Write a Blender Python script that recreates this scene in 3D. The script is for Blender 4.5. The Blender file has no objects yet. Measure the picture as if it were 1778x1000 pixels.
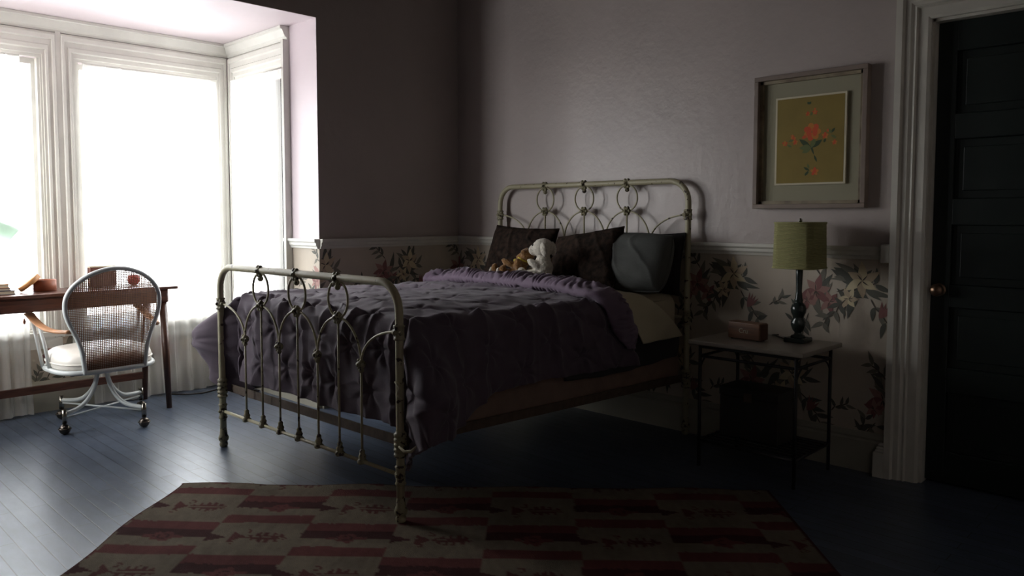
import bpy, math, random
import numpy as np
from mathutils import Vector, Matrix
from math import sin, cos, pi, sqrt, atan2, radians, exp

scene = bpy.context.scene
COL = scene.collection

# ------------------------------------------------------------------ camera, sky, exposure
cam_d = bpy.data.cameras.new('camera')
cam = bpy.data.objects.new('camera', cam_d)
COL.objects.link(cam)
cam.location = (4.214, -3.747, 1.2)
cam.rotation_euler = (radians(90 - 3.5), 0, radians(44.4))
cam_d.sensor_fit = 'HORIZONTAL'
cam_d.sensor_width = 36.0
cam_d.lens = 36.0 * 1345.0 / 1778.0
cam_d.shift_y = -41.0 / 1778.0
cam_d.clip_start = 0.05
scene.camera = cam

vs = scene.view_settings
vs.view_transform = 'Standard'
vs.look = 'None'
vs.gamma = 1.0
vs.use_curve_mapping = False
vs.exposure = 0.14

SKY = 16.0
world = bpy.data.worlds.new('overcast_sky')
scene.world = world
world.use_nodes = True
bg = world.node_tree.nodes['Background']
wt_ = world.node_tree
w_tc = wt_.nodes.new('ShaderNodeTexCoord')
w_sep = wt_.nodes.new('ShaderNodeSeparateXYZ')
wt_.links.new(w_tc.outputs['Generated'], w_sep.inputs[0])
w_rp = wt_.nodes.new('ShaderNodeValToRGB')
w_rp.color_ramp.elements[0].position = .47
w_rp.color_ramp.elements[0].color = (.56, .56, .57, 1)
w_rp.color_ramp.elements[1].position = .53
w_rp.color_ramp.elements[1].color = (.95, .975, 1.0, 1)
w_mr = wt_.nodes.new('ShaderNodeMath')
w_mr.operation = 'MULTIPLY_ADD'
w_mr.inputs[1].default_value = .5
w_mr.inputs[2].default_value = .5
wt_.links.new(w_sep.outputs['Z'], w_mr.inputs[0])
wt_.links.new(w_mr.outputs[0], w_rp.inputs['Fac'])
wt_.links.new(w_rp.outputs['Color'], bg.inputs['Color'])
bg.inputs['Strength'].default_value = SKY


def portal(name, loc, rot, sx, sy):
    l = bpy.data.lights.new(name, 'AREA')
    l.shape = 'RECTANGLE'
    l.size, l.size_y = sx, sy
    l.cycles.is_portal = True
    o = bpy.data.objects.new(name, l)
    o.location = loc
    o.rotation_euler = rot
    COL.objects.link(o)


# an area light shines along its local -Z
portal('sky_portal', (-1.34, -1.73, 1.32), (0, radians(-90), 0), 1.72, 0.95)
portal('sky_portal', (-1.34, -2.72, 1.32), (0, radians(-90), 0), 1.72, 0.80)
portal('sky_portal', (-0.72, -0.96, 1.32), (radians(-90), 0, 0), 0.62, 1.72)
portal('sky_portal', (-0.72, -3.44, 1.32), (radians(90), 0, 0), 0.62, 1.72)

# ------------------------------------------------------------------ materials


def srgb(r, g, b):
    f = lambda c: (c / 255) / 12.92 if c / 255 <= .04045 else ((c / 255 + .055) / 1.055) ** 2.4
    return (f(r), f(g), f(b), 1)


def mat(name, col, rough=.6, metal=0.0, spec=.5, var=0.0, vscale=8, bump=0.0, bscale=60, sheen=0.0, col2=None,
        stretch=None, attr=None, trans=0.0, coords='Object'):
    m = bpy.data.materials.new(name)
    m.use_nodes = True
    nt = m.node_tree
    b = nt.nodes['Principled BSDF']
    if len(col) == 3:
        col = (*col, 1)
    b.inputs['Base Color'].default_value = col
    b.inputs['Roughness'].default_value = rough
    b.inputs['Metallic'].default_value = metal
    b.inputs['Specular IOR Level'].default_value = spec
    if sheen:
        b.inputs['Sheen Weight'].default_value = sheen
    tc = nt.nodes.new('ShaderNodeTexCoord')
    mp = nt.nodes.new('ShaderNodeMapping')
    nt.links.new(tc.outputs[coords], mp.inputs['Vector'])
    if stretch:
        mp.inputs['Scale'].default_value = stretch
    src = None
    if attr:
        at = nt.nodes.new('ShaderNodeVertexColor')
        at.layer_name = attr
        src = at.outputs['Color']
        nt.links.new(src, b.inputs['Base Color'])
    if var or col2:
        n = nt.nodes.new('ShaderNodeTexNoise')
        n.inputs['Scale'].default_value = vscale
        n.inputs['Detail'].default_value = 6
        nt.links.new(mp.outputs['Vector'], n.inputs['Vector'])
        r = nt.nodes.new('ShaderNodeValToRGB')
        r.color_ramp.elements[0].position = .35
        r.color_ramp.elements[1].position = .68
        c2 = col2 if col2 else tuple(c * (1 - var) for c in col[:3])
        if attr:
            r.color_ramp.elements[0].color = (1, 1, 1, 1)
            r.color_ramp.elements[1].color = (1 - var, 1 - var, 1 - var, 1)
            mx = nt.nodes.new('ShaderNodeMixRGB')
            mx.blend_type = 'MULTIPLY'
            mx.inputs['Fac'].default_value = 1
            nt.links.new(src, mx.inputs['Color1'])
            nt.links.new(r.outputs['Color'], mx.inputs['Color2'])
            nt.links.new(mx.outputs['Color'], b.inputs['Base Color'])
        else:
            r.color_ramp.elements[0].color = col
            r.color_ramp.elements[1].color = (*c2[:3], 1)
            nt.links.new(n.outputs['Fac'], r.inputs['Fac'])
            nt.links.new(r.outputs['Color'], b.inputs['Base Color'])
        if attr:
            nt.links.new(n.outputs['Fac'], r.inputs['Fac'])
    if bump:
        n2 = nt.nodes.new('ShaderNodeTexNoise')
        n2.inputs['Scale'].default_value = bscale
        n2.inputs['Detail'].default_value = 4
        nt.links.new(mp.outputs['Vector'], n2.inputs['Vector'])
        bp = nt.nodes.new('ShaderNodeBump')
        bp.inputs['Strength'].default_value = bump
        bp.inputs['Distance'].default_value = .01
        nt.links.new(n2.outputs['Fac'], bp.inputs['Height'])
        nt.links.new(bp.outputs['Normal'], b.inputs['Normal'])
    return m


def chipped(name, col, chip, scale, thr, rough=.45):
    m = mat(name, col, rough)
    nt = m.node_tree
    b = nt.nodes['Principled BSDF']
    tc = nt.nodes.new('ShaderNodeTexCoord')
    n = nt.nodes.new('ShaderNodeTexNoise')
    n.inputs['Scale'].default_value = scale
    n.inputs['Detail'].default_value = 8
    nt.links.new(tc.outputs['Object'], n.inputs['Vector'])
    r = nt.nodes.new('ShaderNodeValToRGB')
    r.color_ramp.elements[0].position = thr
    r.color_ramp.elements[1].position = thr + .03
    r.color_ramp.elements[0].color = col
    r.color_ramp.elements[1].color = chip
    nt.links.new(n.outputs['Fac'], r.inputs['Fac'])
    nt.links.new(r.outputs['Color'], b.inputs['Base Color'])
    return m


M = {}
M['wall'] = mat('mauve_wall_paint', srgb(184, 173, 167), .40, spec=.5, var=.12, vscale=1.6, bump=.26, bscale=22)
M['paper'] = mat('wallpaper_ground', srgb(198, 186, 168), .62, var=.16, vscale=3.5, bump=.08, bscale=40)
M['bounce_wall'] = mat('bounce_wall_paint', srgb(226, 214, 208), .8, var=.06)  # unseen wall kept pale to bounce window light back
M['front_wall'] = mat('low_bounce_wall_paint', srgb(104, 96, 94), .8, var=.1)  # unseen wall darkened to hold back bounced light
M['bay'] = mat('lit_bay_wall_paint', srgb(228, 215, 219), .5, var=.05, vscale=2, bump=.12, bscale=12)  # same paint as the walls, window light put into the colour
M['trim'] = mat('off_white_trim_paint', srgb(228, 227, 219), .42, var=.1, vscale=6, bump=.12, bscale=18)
M['trim_room'] = mat('shaded_room_trim_paint', srgb(212, 209, 197), .42, var=.12, vscale=6, bump=.12, bscale=18)  # same trim paint darkened, the room's shade put into the colour
M['base'] = mat('baseboard_paint', srgb(168, 164, 148), .45, var=.15, vscale=4)
M['ceil'] = mat('ceiling_paint', srgb(72, 66, 64), .8)  # unseen ceiling darkened so less bounced light reaches the floor
M['door'] = mat('dark_green_door_paint', srgb(24, 34, 30), .45, var=.25, vscale=3)
M['iron'] = chipped('chipped_cream_iron_paint', srgb(168, 161, 132), srgb(62, 48, 36), 30, .63)
M['cast'] = chipped('worn_iron_casting', srgb(142, 136, 108), srgb(52, 38, 28), 55, .55, .5)
M['rust'] = mat('rusty_iron', srgb(92, 76, 62), .6, var=.4, vscale=30)
M['duvet'] = mat('purple_duvet_cotton', srgb(92, 80, 91), .75, spec=.25, var=.12, vscale=12, bump=.1, bscale=220, sheen=.15)
M['duvet_lit'] = mat('lit_duvet_edge_cotton', srgb(116, 99, 116), .75, spec=.25, var=.12, vscale=14, sheen=.15)  # duvet purple lightened, window light on the fold put into the colour
M['sheet'] = mat('ivory_sheet', srgb(176, 168, 144), .8, spec=.2, bump=.1, bscale=120)
M['mattress'] = mat('mattress_ticking', srgb(176, 164, 140), .85, bump=.15, bscale=60)
M['grey_cov'] = mat('dark_fitted_sheet', srgb(62, 60, 60), .85)
M['boxs'] = mat('brown_box_spring_fabric', srgb(132, 108, 94), .85, var=.2, vscale=10, bump=.15, bscale=90)
M['pil_brown'] = mat('brown_patterned_cotton', srgb(58, 46, 39), .9, col2=srgb(31, 26, 23), vscale=34, bump=.2, bscale=120, spec=.08)
M['pil_grey'] = mat('charcoal_grey_cotton', srgb(84, 85, 82), .85, spec=.12, bump=.15, bscale=150)
M['pil_dark'] = mat('black_brown_cotton', srgb(38, 35, 34), .85, spec=.2)
M['white_fur'] = mat('white_plush', srgb(226, 218, 202), .95, spec=.1, var=.2, vscale=60, bump=.8, bscale=160, sheen=.4)
M['brown_fur'] = mat('caramel_plush', srgb(150, 110, 66), .95, spec=.1, var=.3, vscale=50, bump=.8, bscale=160, sheen=.3)
M['brown_fur_dark'] = mat('darker_brown_plush', srgb(128, 86, 48), .95, spec=.1, var=.3, vscale=50, bump=.8, bscale=160, sheen=.3)
M['ribbon'] = mat('yellow_ribbon', srgb(196, 176, 60), .6)
M['black'] = mat('black_plastic', (.01, .01, .01), .3)
M['wood'] = mat('dark_walnut', srgb(92, 58, 46), .35, col2=srgb(64, 38, 30), vscale=6, stretch=(14, 1.5, 14))
M['wood_leg'] = mat('dark_walnut_leg', srgb(80, 52, 40), .35, col2=srgb(60, 36, 28), vscale=6, stretch=(14, 14, 1.5))
M['arm_wood'] = mat('worn_oak_arm', srgb(176, 128, 92), .4, var=.25, vscale=20)
M['cane'] = mat('woven_cane', srgb(128, 84, 52), .6, var=.2, vscale=30)
M['chair_metal'] = mat('white_enamelled_tube', srgb(196, 200, 198), .3, metal=.0, var=.1, vscale=12)
M['vinyl'] = mat('white_vinyl', srgb(226, 220, 210), .35, var=.06)
M['chrome'] = mat('dull_chrome', srgb(150, 146, 136), .2, metal=1.0)
M['lampgreen'] = mat('pale_green_enamel', srgb(176, 206, 184), .3)
M['lampgreen_in'] = mat('lamp_inner_enamel', srgb(205, 210, 205), .5)
M['book_a'] = mat('tan_book_cover', srgb(176, 120, 70), .6)
M['book_b'] = mat('grey_blue_book_cover', srgb(86, 84, 96), .6)
M['book_c'] = mat('cream_book_cover', srgb(206, 196, 170), .6)
M['pages'] = mat('book_pages', srgb(214, 204, 180), .8)
M['box_wood'] = mat('bentwood_veneer', srgb(160, 94, 66), .5, var=.2, vscale=30)
M['box_lid'] = mat('bentwood_lid_veneer', srgb(196, 140, 84), .5, var=.2, vscale=30)
M['brick_box'] = mat('brown_box_board', srgb(112, 70, 58), .6, var=.15)
M['red'] = mat('red_glaze', srgb(176, 44, 30), .3)
M['stem'] = mat('brown_stem', srgb(70, 50, 30), .7)
M['marble'] = mat('grey_stone_top', srgb(140, 132, 120), .3, var=.18, vscale=7)
M['wrought'] = mat('black_wrought_iron', (.012, .012, .012), .5)
M['lampbase'] = mat('dark_green_lacquer', srgb(46, 54, 50), .2, var=.2)
M['shade'] = mat('olive_raffia_shade', srgb(162, 158, 106), .75, var=.2, vscale=90, stretch=(1, 1, 8))
M['radio'] = mat('radio_walnut', srgb(122, 86, 60), .45, col2=srgb(92, 64, 46), vscale=5, stretch=(1.5, 14, 14))
M['radio_dark'] = mat('radio_side_walnut', srgb(84, 52, 38), .45)
M['letter'] = mat('pale_lettering', srgb(170, 164, 140), .6)
M['darkbox'] = mat('dark_leather_case', srgb(48, 46, 42), .6)
M['frame'] = mat('weathered_frame_wood', srgb(150, 138, 112), .55, col2=srgb(108, 92, 74), vscale=14)
M['frame_side'] = mat('frame_outer_wood', srgb(138, 122, 110), .55, var=.2)
M['matboard'] = mat('grey_green_mat_board', srgb(158, 154, 132), .85, spec=.1)
M['card'] = mat('cream_card_border', srgb(206, 198, 172), .7)
M['ochre'] = mat('ochre_print_ground', srgb(142, 122, 58), .75, var=.12, vscale=10)
M['p_red'] = mat('print_coral', srgb(206, 88, 50), .75)
M['p_orange'] = mat('print_orange', srgb(196, 122, 52), .75)
M['p_green'] = mat('print_green', srgb(60, 76, 48), .75)
M['p_green2'] = mat('print_sage', srgb(104, 112, 66), .75)
M['knob'] = mat('aged_brass', srgb(132, 106, 86), .3, metal=.9)
M['ball'] = mat('tarnished_caster_metal', srgb(84, 78, 72), .28, metal=1.0)
M['cord'] = mat('brown_cord', srgb(50, 40, 34), .6)
# wallpaper inks
M['leaf_a'] = mat('wallpaper_leaf_ink', srgb(90, 90, 80), .65)
M['leaf_b'] = mat('wallpaper_pale_leaf_ink', srgb(120, 116, 103), .65)
M['pet_cream'] = mat('wallpaper_cream_ink', srgb(212, 198, 162), .65)
M['pet_pale'] = mat('wallpaper_shaded_cream_ink', srgb(190, 170, 142), .65)
M['pet_pink'] = mat('wallpaper_rose_ink', srgb(138, 92, 88), .65)
M['pet_pink2'] = mat('wallpaper_pale_rose_ink', srgb(168, 128, 118), .65)
M['twig'] = mat('wallpaper_twig_ink', srgb(80, 72, 62), .65)
M['pane_glass'] = None
INKS = [M[k] for k in ('paper', 'leaf_a', 'leaf_b', 'pet_cream', 'pet_pale', 'pet_pink', 'pet_pink2', 'twig')]

# thin window glass
m = bpy.data.materials.new('window_glass')
m.use_nodes = True
nt = m.node_tree
nt.nodes.remove(nt.nodes['Principled BSDF'])
tr = nt.nodes.new('ShaderNodeBsdfTransparent')
gl = nt.nodes.new('ShaderNodeBsdfGlossy')
gl.inputs['Roughness'].default_value = .02
fr = nt.nodes.new('ShaderNodeFresnel')
fr.inputs['IOR'].default_value = 1.3
mx = nt.nodes.new('ShaderNodeMixShader')
nt.links.new(fr.outputs[0], mx.inputs[0])
nt.links.new(tr.outputs[0], mx.inputs[1])
nt.links.new(gl.outputs[0], mx.inputs[2])
nt.links.new(mx.outputs[0], nt.nodes['Material Output'].inputs['Surface'])
M['pane_glass'] = m

# sheer curtain cloth
m = bpy.data.materials.new('sheer_voile')
m.use_nodes = True
nt = m.node_tree
nt.nodes.remove(nt.nodes['Principled BSDF'])
tr = nt.nodes.new('ShaderNodeBsdfTransparent')
tl = nt.nodes.new('ShaderNodeBsdfTranslucent')
df = nt.nodes.new('ShaderNodeBsdfDiffuse')
for n_ in (tl, df):
    n_.inputs['Color'].default_value = (.86, .86, .84, 1)
m1 = nt.nodes.new('ShaderNodeMixShader')
m1.inputs[0].default_value = .5
nt.links.new(tl.outputs[0], m1.inputs[1])
nt.links.new(df.outputs[0], m1.inputs[2])
m2 = nt.nodes.new('ShaderNodeMixShader')
m2.inputs[0].default_value = .6
nt.links.new(tr.outputs[0], m2.inputs[1])
nt.links.new(m1.outputs[0], m2.inputs[2])
nt.links.new(m2.outputs[0], nt.nodes['Material Output'].inputs['Surface'])
M['sheer'] = m

# painted plank floor: boards run along X, seams and scratches from nodes
m = mat('dark_slate_painted_planks', srgb(60, 66, 76), .33, spec=.42)
nt = m.node_tree
b = nt.nodes['Principled BSDF']
tc = nt.nodes.new('ShaderNodeTexCoord')
br = nt.nodes.new('ShaderNodeTexBrick')
br.offset = .37
br.inputs['Scale'].default_value = 1
br.inputs['Brick Width'].default_value = .95
br.inputs['Row Height'].default_value = .066
br.inputs['Mortar Size'].default_value = .002
br.inputs['Mortar Smooth'].default_value = .3
br.inputs['Color1'].default_value = srgb(84, 94, 110)
br.inputs['Color2'].default_value = srgb(72, 81, 96)
br.inputs['Mortar'].default_value = srgb(34, 36, 40)
nt.links.new(tc.outputs['Object'], br.inputs['Vector'])
nz = nt.nodes.new('ShaderNodeTexNoise')
nz.inputs['Scale'].default_value = 2.2
nz.inputs['Detail'].default_value = 9
nt.links.new(tc.outputs['Object'], nz.inputs['Vector'])
mp = nt.nodes.new('ShaderNodeMapping')
mp.inputs['Scale'].default_value = (9, 26, 1)
nt.links.new(tc.outputs['Object'], mp.inputs['Vector'])
nz2 = nt.nodes.new('ShaderNodeTexNoise')
nz2.inputs['Scale'].default_value = 1
nz2.inputs['Detail'].default_value = 5
nt.links.new(mp.outputs['Vector'], nz2.inputs['Vector'])
rp = nt.nodes.new('ShaderNodeValToRGB')
rp.color_ramp.elements[0].position = .3
rp.color_ramp.elements[0].color = (.78, .78, .78, 1)
rp.color_ramp.elements[1].position = .7
rp.color_ramp.elements[1].color = (1.1, 1.1, 1.1, 1)
nt.links.new(nz2.outputs['Fac'], rp.inputs['Fac'])
mu = nt.nodes.new('ShaderNodeMixRGB')
mu.blend_type = 'MULTIPLY'
mu.inputs['Fac'].default_value = 1
nt.links.new(br.outputs['Color'], mu.inputs['Color1'])
nt.links.new(rp.outputs['Color'], mu.inputs['Color2'])
nt.links.new(mu.outputs['Color'], b.inputs['Base Color'])
mr = nt.nodes.new('ShaderNodeMapRange')
mr.inputs['To Min'].default_value = .25
mr.inputs['To Max'].default_value = .40
nt.links.new(nz.outputs['Fac'], mr.inputs['Value'])
nt.links.new(mr.outputs['Result'], b.inputs['Roughness'])
ad = nt.nodes.new('ShaderNodeMath')
ad.operation = 'MULTIPLY_ADD'
ad.inputs[1].default_value = -.8
nt.links.new(br.outputs['Fac'], ad.inputs[0])
nt.links.new(nz2.outputs['Fac'], ad.inputs[2])
bp = nt.nodes.new('ShaderNodeBump')
bp.inputs['Strength'].default_value = .22
bp.inputs['Distance'].default_value = .002
nt.links.new(ad.outputs[0], bp.inputs['Height'])
nt.links.new(bp.outputs['Normal'], b.inputs['Normal'])
b.inputs['Specular Tint'].default_value = (.80, .90, 1.0, 1)
M['floor'] = m

# ------------------------------------------------------------------ mesh builder


class MB:
    def __init__(s):
        s.v, s.f, s.m, s.sm = [], [], [], []

    def add(s, verts, faces, mi=0, smooth=False):
        o = len(s.v)
        s.v.extend([tuple(map(float, p)) for p in verts])
        for f in faces:
            s.f.append(tuple(i + o for i in f))
            s.m.append(mi)
            s.sm.append(smooth)
        return s

    def box(s, x0, y0, z0, x1, y1, z1, mi=0):
        v = [(x, y, z) for z in (z0, z1) for y in (y0, y1) for x in (x0, x1)]
        return s.add(v, [(0, 2, 3, 1), (4, 5, 7, 6), (0, 1, 5, 4), (2, 6, 7, 3), (0, 4, 6, 2), (1, 3, 7, 5)], mi)

    def rbox(s, x0, y0, z0, x1, y1, z1, r=.005, mi=0, n=3):
        """box with rounded edges (superellipsoid style shell)"""
        hx, hy, hz = (x1 - x0) / 2, (y1 - y0) / 2, (z1 - z0) / 2
        c = np.array([(x0 + x1) / 2, (y0 + y1) / 2, (z0 + z1) / 2])
        r = min(r, hx, hy, hz)
        # sample coordinates per axis
        def ax(h):
            a = [-h + r * (1 - cos(i * pi / 2 / n)) if False else -h + r * i / n for i in range(n + 1)]
            return a + [-q for q in a[::-1]]
        X, Y, Z = ax(hx), ax(hy), ax(hz)
        idx, V = {}, []

        def vid(p):
            key = tuple(round(q, 6) for q in p)
            if key in idx:
                return idx[key]
            p = np.array(p)
            core = np.clip(p, [-hx + r, -hy + r, -hz + r], [hx - r, hy - r, hz - r])
            d = p - core
            L = np.linalg.norm(d)
            q = core + d / L * r if L > 1e-9 else p
            idx[key] = len(V)
            V.append(q + c)
            return idx[key]
        F = []
        for A, B, fix, order in ((Y, Z, hx, 0), (X, Z, hy, 1), (X, Y, hz, 2)):
            for sgn in (-1, 1):
                for i in range(len(A) - 1):
                    for j in range(len(B) - 1):
                        q = []
                        for a, b_ in ((A[i], B[j]), (A[i + 1], B[j]), (A[i + 1], B[j + 1]), (A[i], B[j + 1])):
                            p = {0: (sgn * fix, a, b_), 1: (a, sgn * fix, b_), 2: (a, b_, sgn * fix)}[order]
                            q.append(vid(p))
                        flip = (sgn < 0) != (order == 1)
                        if len(set(q)) >= 3:
                            F.append(tuple(q[::-1] if flip else q))
        return s.add(V, F, mi, True)

    def tube(s, pts, r, n=10, mi=0, closed=False, caps=True):
        P = [np.array(p, float) for p in pts]
        N = len(P)
        R = r if hasattr(r, '__len__') else [r] * N
        T = []
        for i in range(N):
            a = P[(i - 1) % N] if (i > 0 or closed) else P[i]
            b_ = P[(i + 1) % N] if (i < N - 1 or closed) else P[i]
            t = b_ - a
            T.append(t / (np.linalg.norm(t) + 1e-12))
        up = np.array([0, 0, 1.0]) if abs(T[0][2]) < .9 else np.array([1.0, 0, 0])
        u = np.cross(T[0], up)
        u /= np.linalg.norm(u)
        V = []
        for i in range(N):
            u = u - T[i] * (u @ T[i])
            u /= np.linalg.norm(u)
            w = np.cross(T[i], u)
            for k in range(n):
                a = 2 * pi * k / n
                V.append(P[i] + R[i] * (cos(a) * u + sin(a) * w))
        F = []
        for i in range(N if closed else N - 1):
            j = (i + 1) % N
            for k in range(n):
                l = (k + 1) % n
                F.append((i * n + k, j * n + k, j * n + l, i * n + l)[::-1])
        s.add(V, F, mi, True)
        if caps and not closed:
            o = len(s.v) - N * n
            s.f.append(tuple(o + k for k in range(n)))
            s.m.append(mi); s.sm.append(False)
            s.f.append(tuple(o + (N - 1) * n + k for k in range(n))[::-1])
            s.m.append(mi); s.sm.append(False)
        return s

    def lathe(s, prof, c=(0, 0, 0), n=24, mi=0, axis=None):
        """prof = [(radius, height)], revolved about axis (default Z) through c"""
        c = np.array(c, float)
        ax = np.array(axis if axis is not None else (0, 0, 1), float)
        ax /= np.linalg.norm(ax)
        h = np.array([1.0, 0, 0]) if abs(ax[0]) < .9 else np.array([0, 1.0, 0])
        u = h - ax * (h @ ax)
        u /= np.linalg.norm(u)
        w = np.cross(ax, u)
        V, F = [], []
        for (r, z) in prof:
            for k in range(n):
                a = 2 * pi * k / n
                V.append(c + ax * z + max(r, 1e-5) * (cos(a) * u + sin(a) * w))
        for i in range(len(prof) - 1):
            for k in range(n):
                l = (k + 1) % n
                F.append((i * n + k, i * n + l, (i + 1) * n + l, (i + 1) * n + k))
        return s.add(V, F, mi, True)

    def ball(s, c, r, n=14, mi=0, R=None):
        rx, ry, rz = r if hasattr(r, '__len__') else (r, r, r)
        V, F = [], []
        m_ = n // 2 + 1
        for i in range(m_ + 1):
            t = pi * i / m_
            for k in range(n):
                a = 2 * pi * k / n
                p = np.array([rx * sin(t) * cos(a), ry * sin(t) * sin(a), -rz * cos(t)])
                if R is not None:
                    p = R @ p
                V.append(p + np.array(c))
        for i in range(m_):
            for k in range(n):
                l = (k + 1) % n
                F.append((i * n + k, i * n + l, (i + 1) * n + l, (i + 1) * n + k))
        return s.add(V, F, mi, True)

    def sweep(s, prof, a, b_, out, up=(0, 0, 1), mi=0):
        """extrude a moulding profile [(out, up)] from a to b"""
        a, b_, out, up = (np.array(q, float) for q in (a, b_, out, up))
        n = len(prof)
        V = [a + out * p + up * q for p, q in prof] + [b_ + out * p + up * q for p, q in prof]
        F = [(i, (i + 1) % n, n + (i + 1) % n, n + i) for i in range(n)]
        F += [tuple(range(n))[::-1], tuple(range(n, 2 * n))]
        return s.add(V, F, mi)

    def grid(s, V, nu, nv, mi=0, smooth=True):
        F = []
        for i in range(nu - 1):
            for j in range(nv - 1):
                F.append((i * nv + j, (i + 1) * nv + j, (i + 1) * nv + j + 1, i * nv + j + 1))
        return s.add(V, F, mi, smooth)

    def build(s, name, mats, parent=None, world=False, loc=None):
        me = bpy.data.meshes.new(name)
        off = np.zeros(3)
        if parent is not None and world:
            p = parent
            while p is not None:
                off += np.array(p.location)
                p = p.parent
        if loc is not None:
            off = np.array(loc)
        me.from_pydata([(x - off[0], y - off[1], z - off[2]) for x, y, z in s.v], [], s.f)
        for m_ in (mats if isinstance(mats, (list, tuple)) else [mats]):
            me.materials.append(m_)
        me.polygons.foreach_set('material_index', s.m)
        me.polygons.foreach_set('use_smooth', s.sm)
        me.update()
        import bmesh
        bm = bmesh.new()
        bm.from_mesh(me)
        bmesh.ops.recalc_face_normals(bm, faces=bm.faces)
        bm.to_mesh(me)
        bm.free()
        o = bpy.data.objects.new(name, me)
        COL.objects.link(o)
        if parent is not None:
            o.parent = parent
        if loc is not None:
            o.location = loc
        return o


def tag(o, label, cat, group=None, kind=None):
    o['label'] = label
    o['category'] = cat
    if group:
        o['group'] = group
    if kind:
        o['kind'] = kind
    return o


def thing(name, label, cat, loc=(0, 0, 0), rz=0, group=None):
    o = bpy.data.objects.new(name, None)
    o.empty_display_size = .05
    COL.objects.link(o)
    o.location = loc
    o.rotation_euler = (0, 0, rz)
    return tag(o, label, cat, group)


def struct(o, label, cat):
    return tag(o, label, cat, kind='structure')


def copy_tree(o, parent=None):
    c = o.copy()
    COL.objects.link(c)
    if parent is not None:
        c.parent = parent
    for ch in list(o.children):
        copy_tree(ch, c)
    return c


def bevel(o, w=.003, seg=2):
    md = o.modifiers.new('bevel', 'BEVEL')
    md.width = w
    md.segments = seg
    md.limit_method = 'ANGLE'
    md.angle_limit = radians(40)
    return o


# ------------------------------------------------------------------ room shell
XE, YE, ZC = 4.85, -5.3, 3.05          # far room limits and ceiling
BX, BY0, BY1, BZ = -1.17, -3.25, -1.15, 2.415   # bay: window wall x, side walls y, ceiling
RAIL0, RAIL1 = 1.003, 1.063

struct(MB().box(-1.45, YE, -.06, XE, .2, 0).build('floor', M['floor']), 'dark slate painted plank floor', 'floor')
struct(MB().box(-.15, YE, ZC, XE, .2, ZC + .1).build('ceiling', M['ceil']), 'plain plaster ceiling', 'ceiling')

# --- wallpaper flowers (printed pattern, part of the wall meshes)
rng = random.Random(7)


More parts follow.
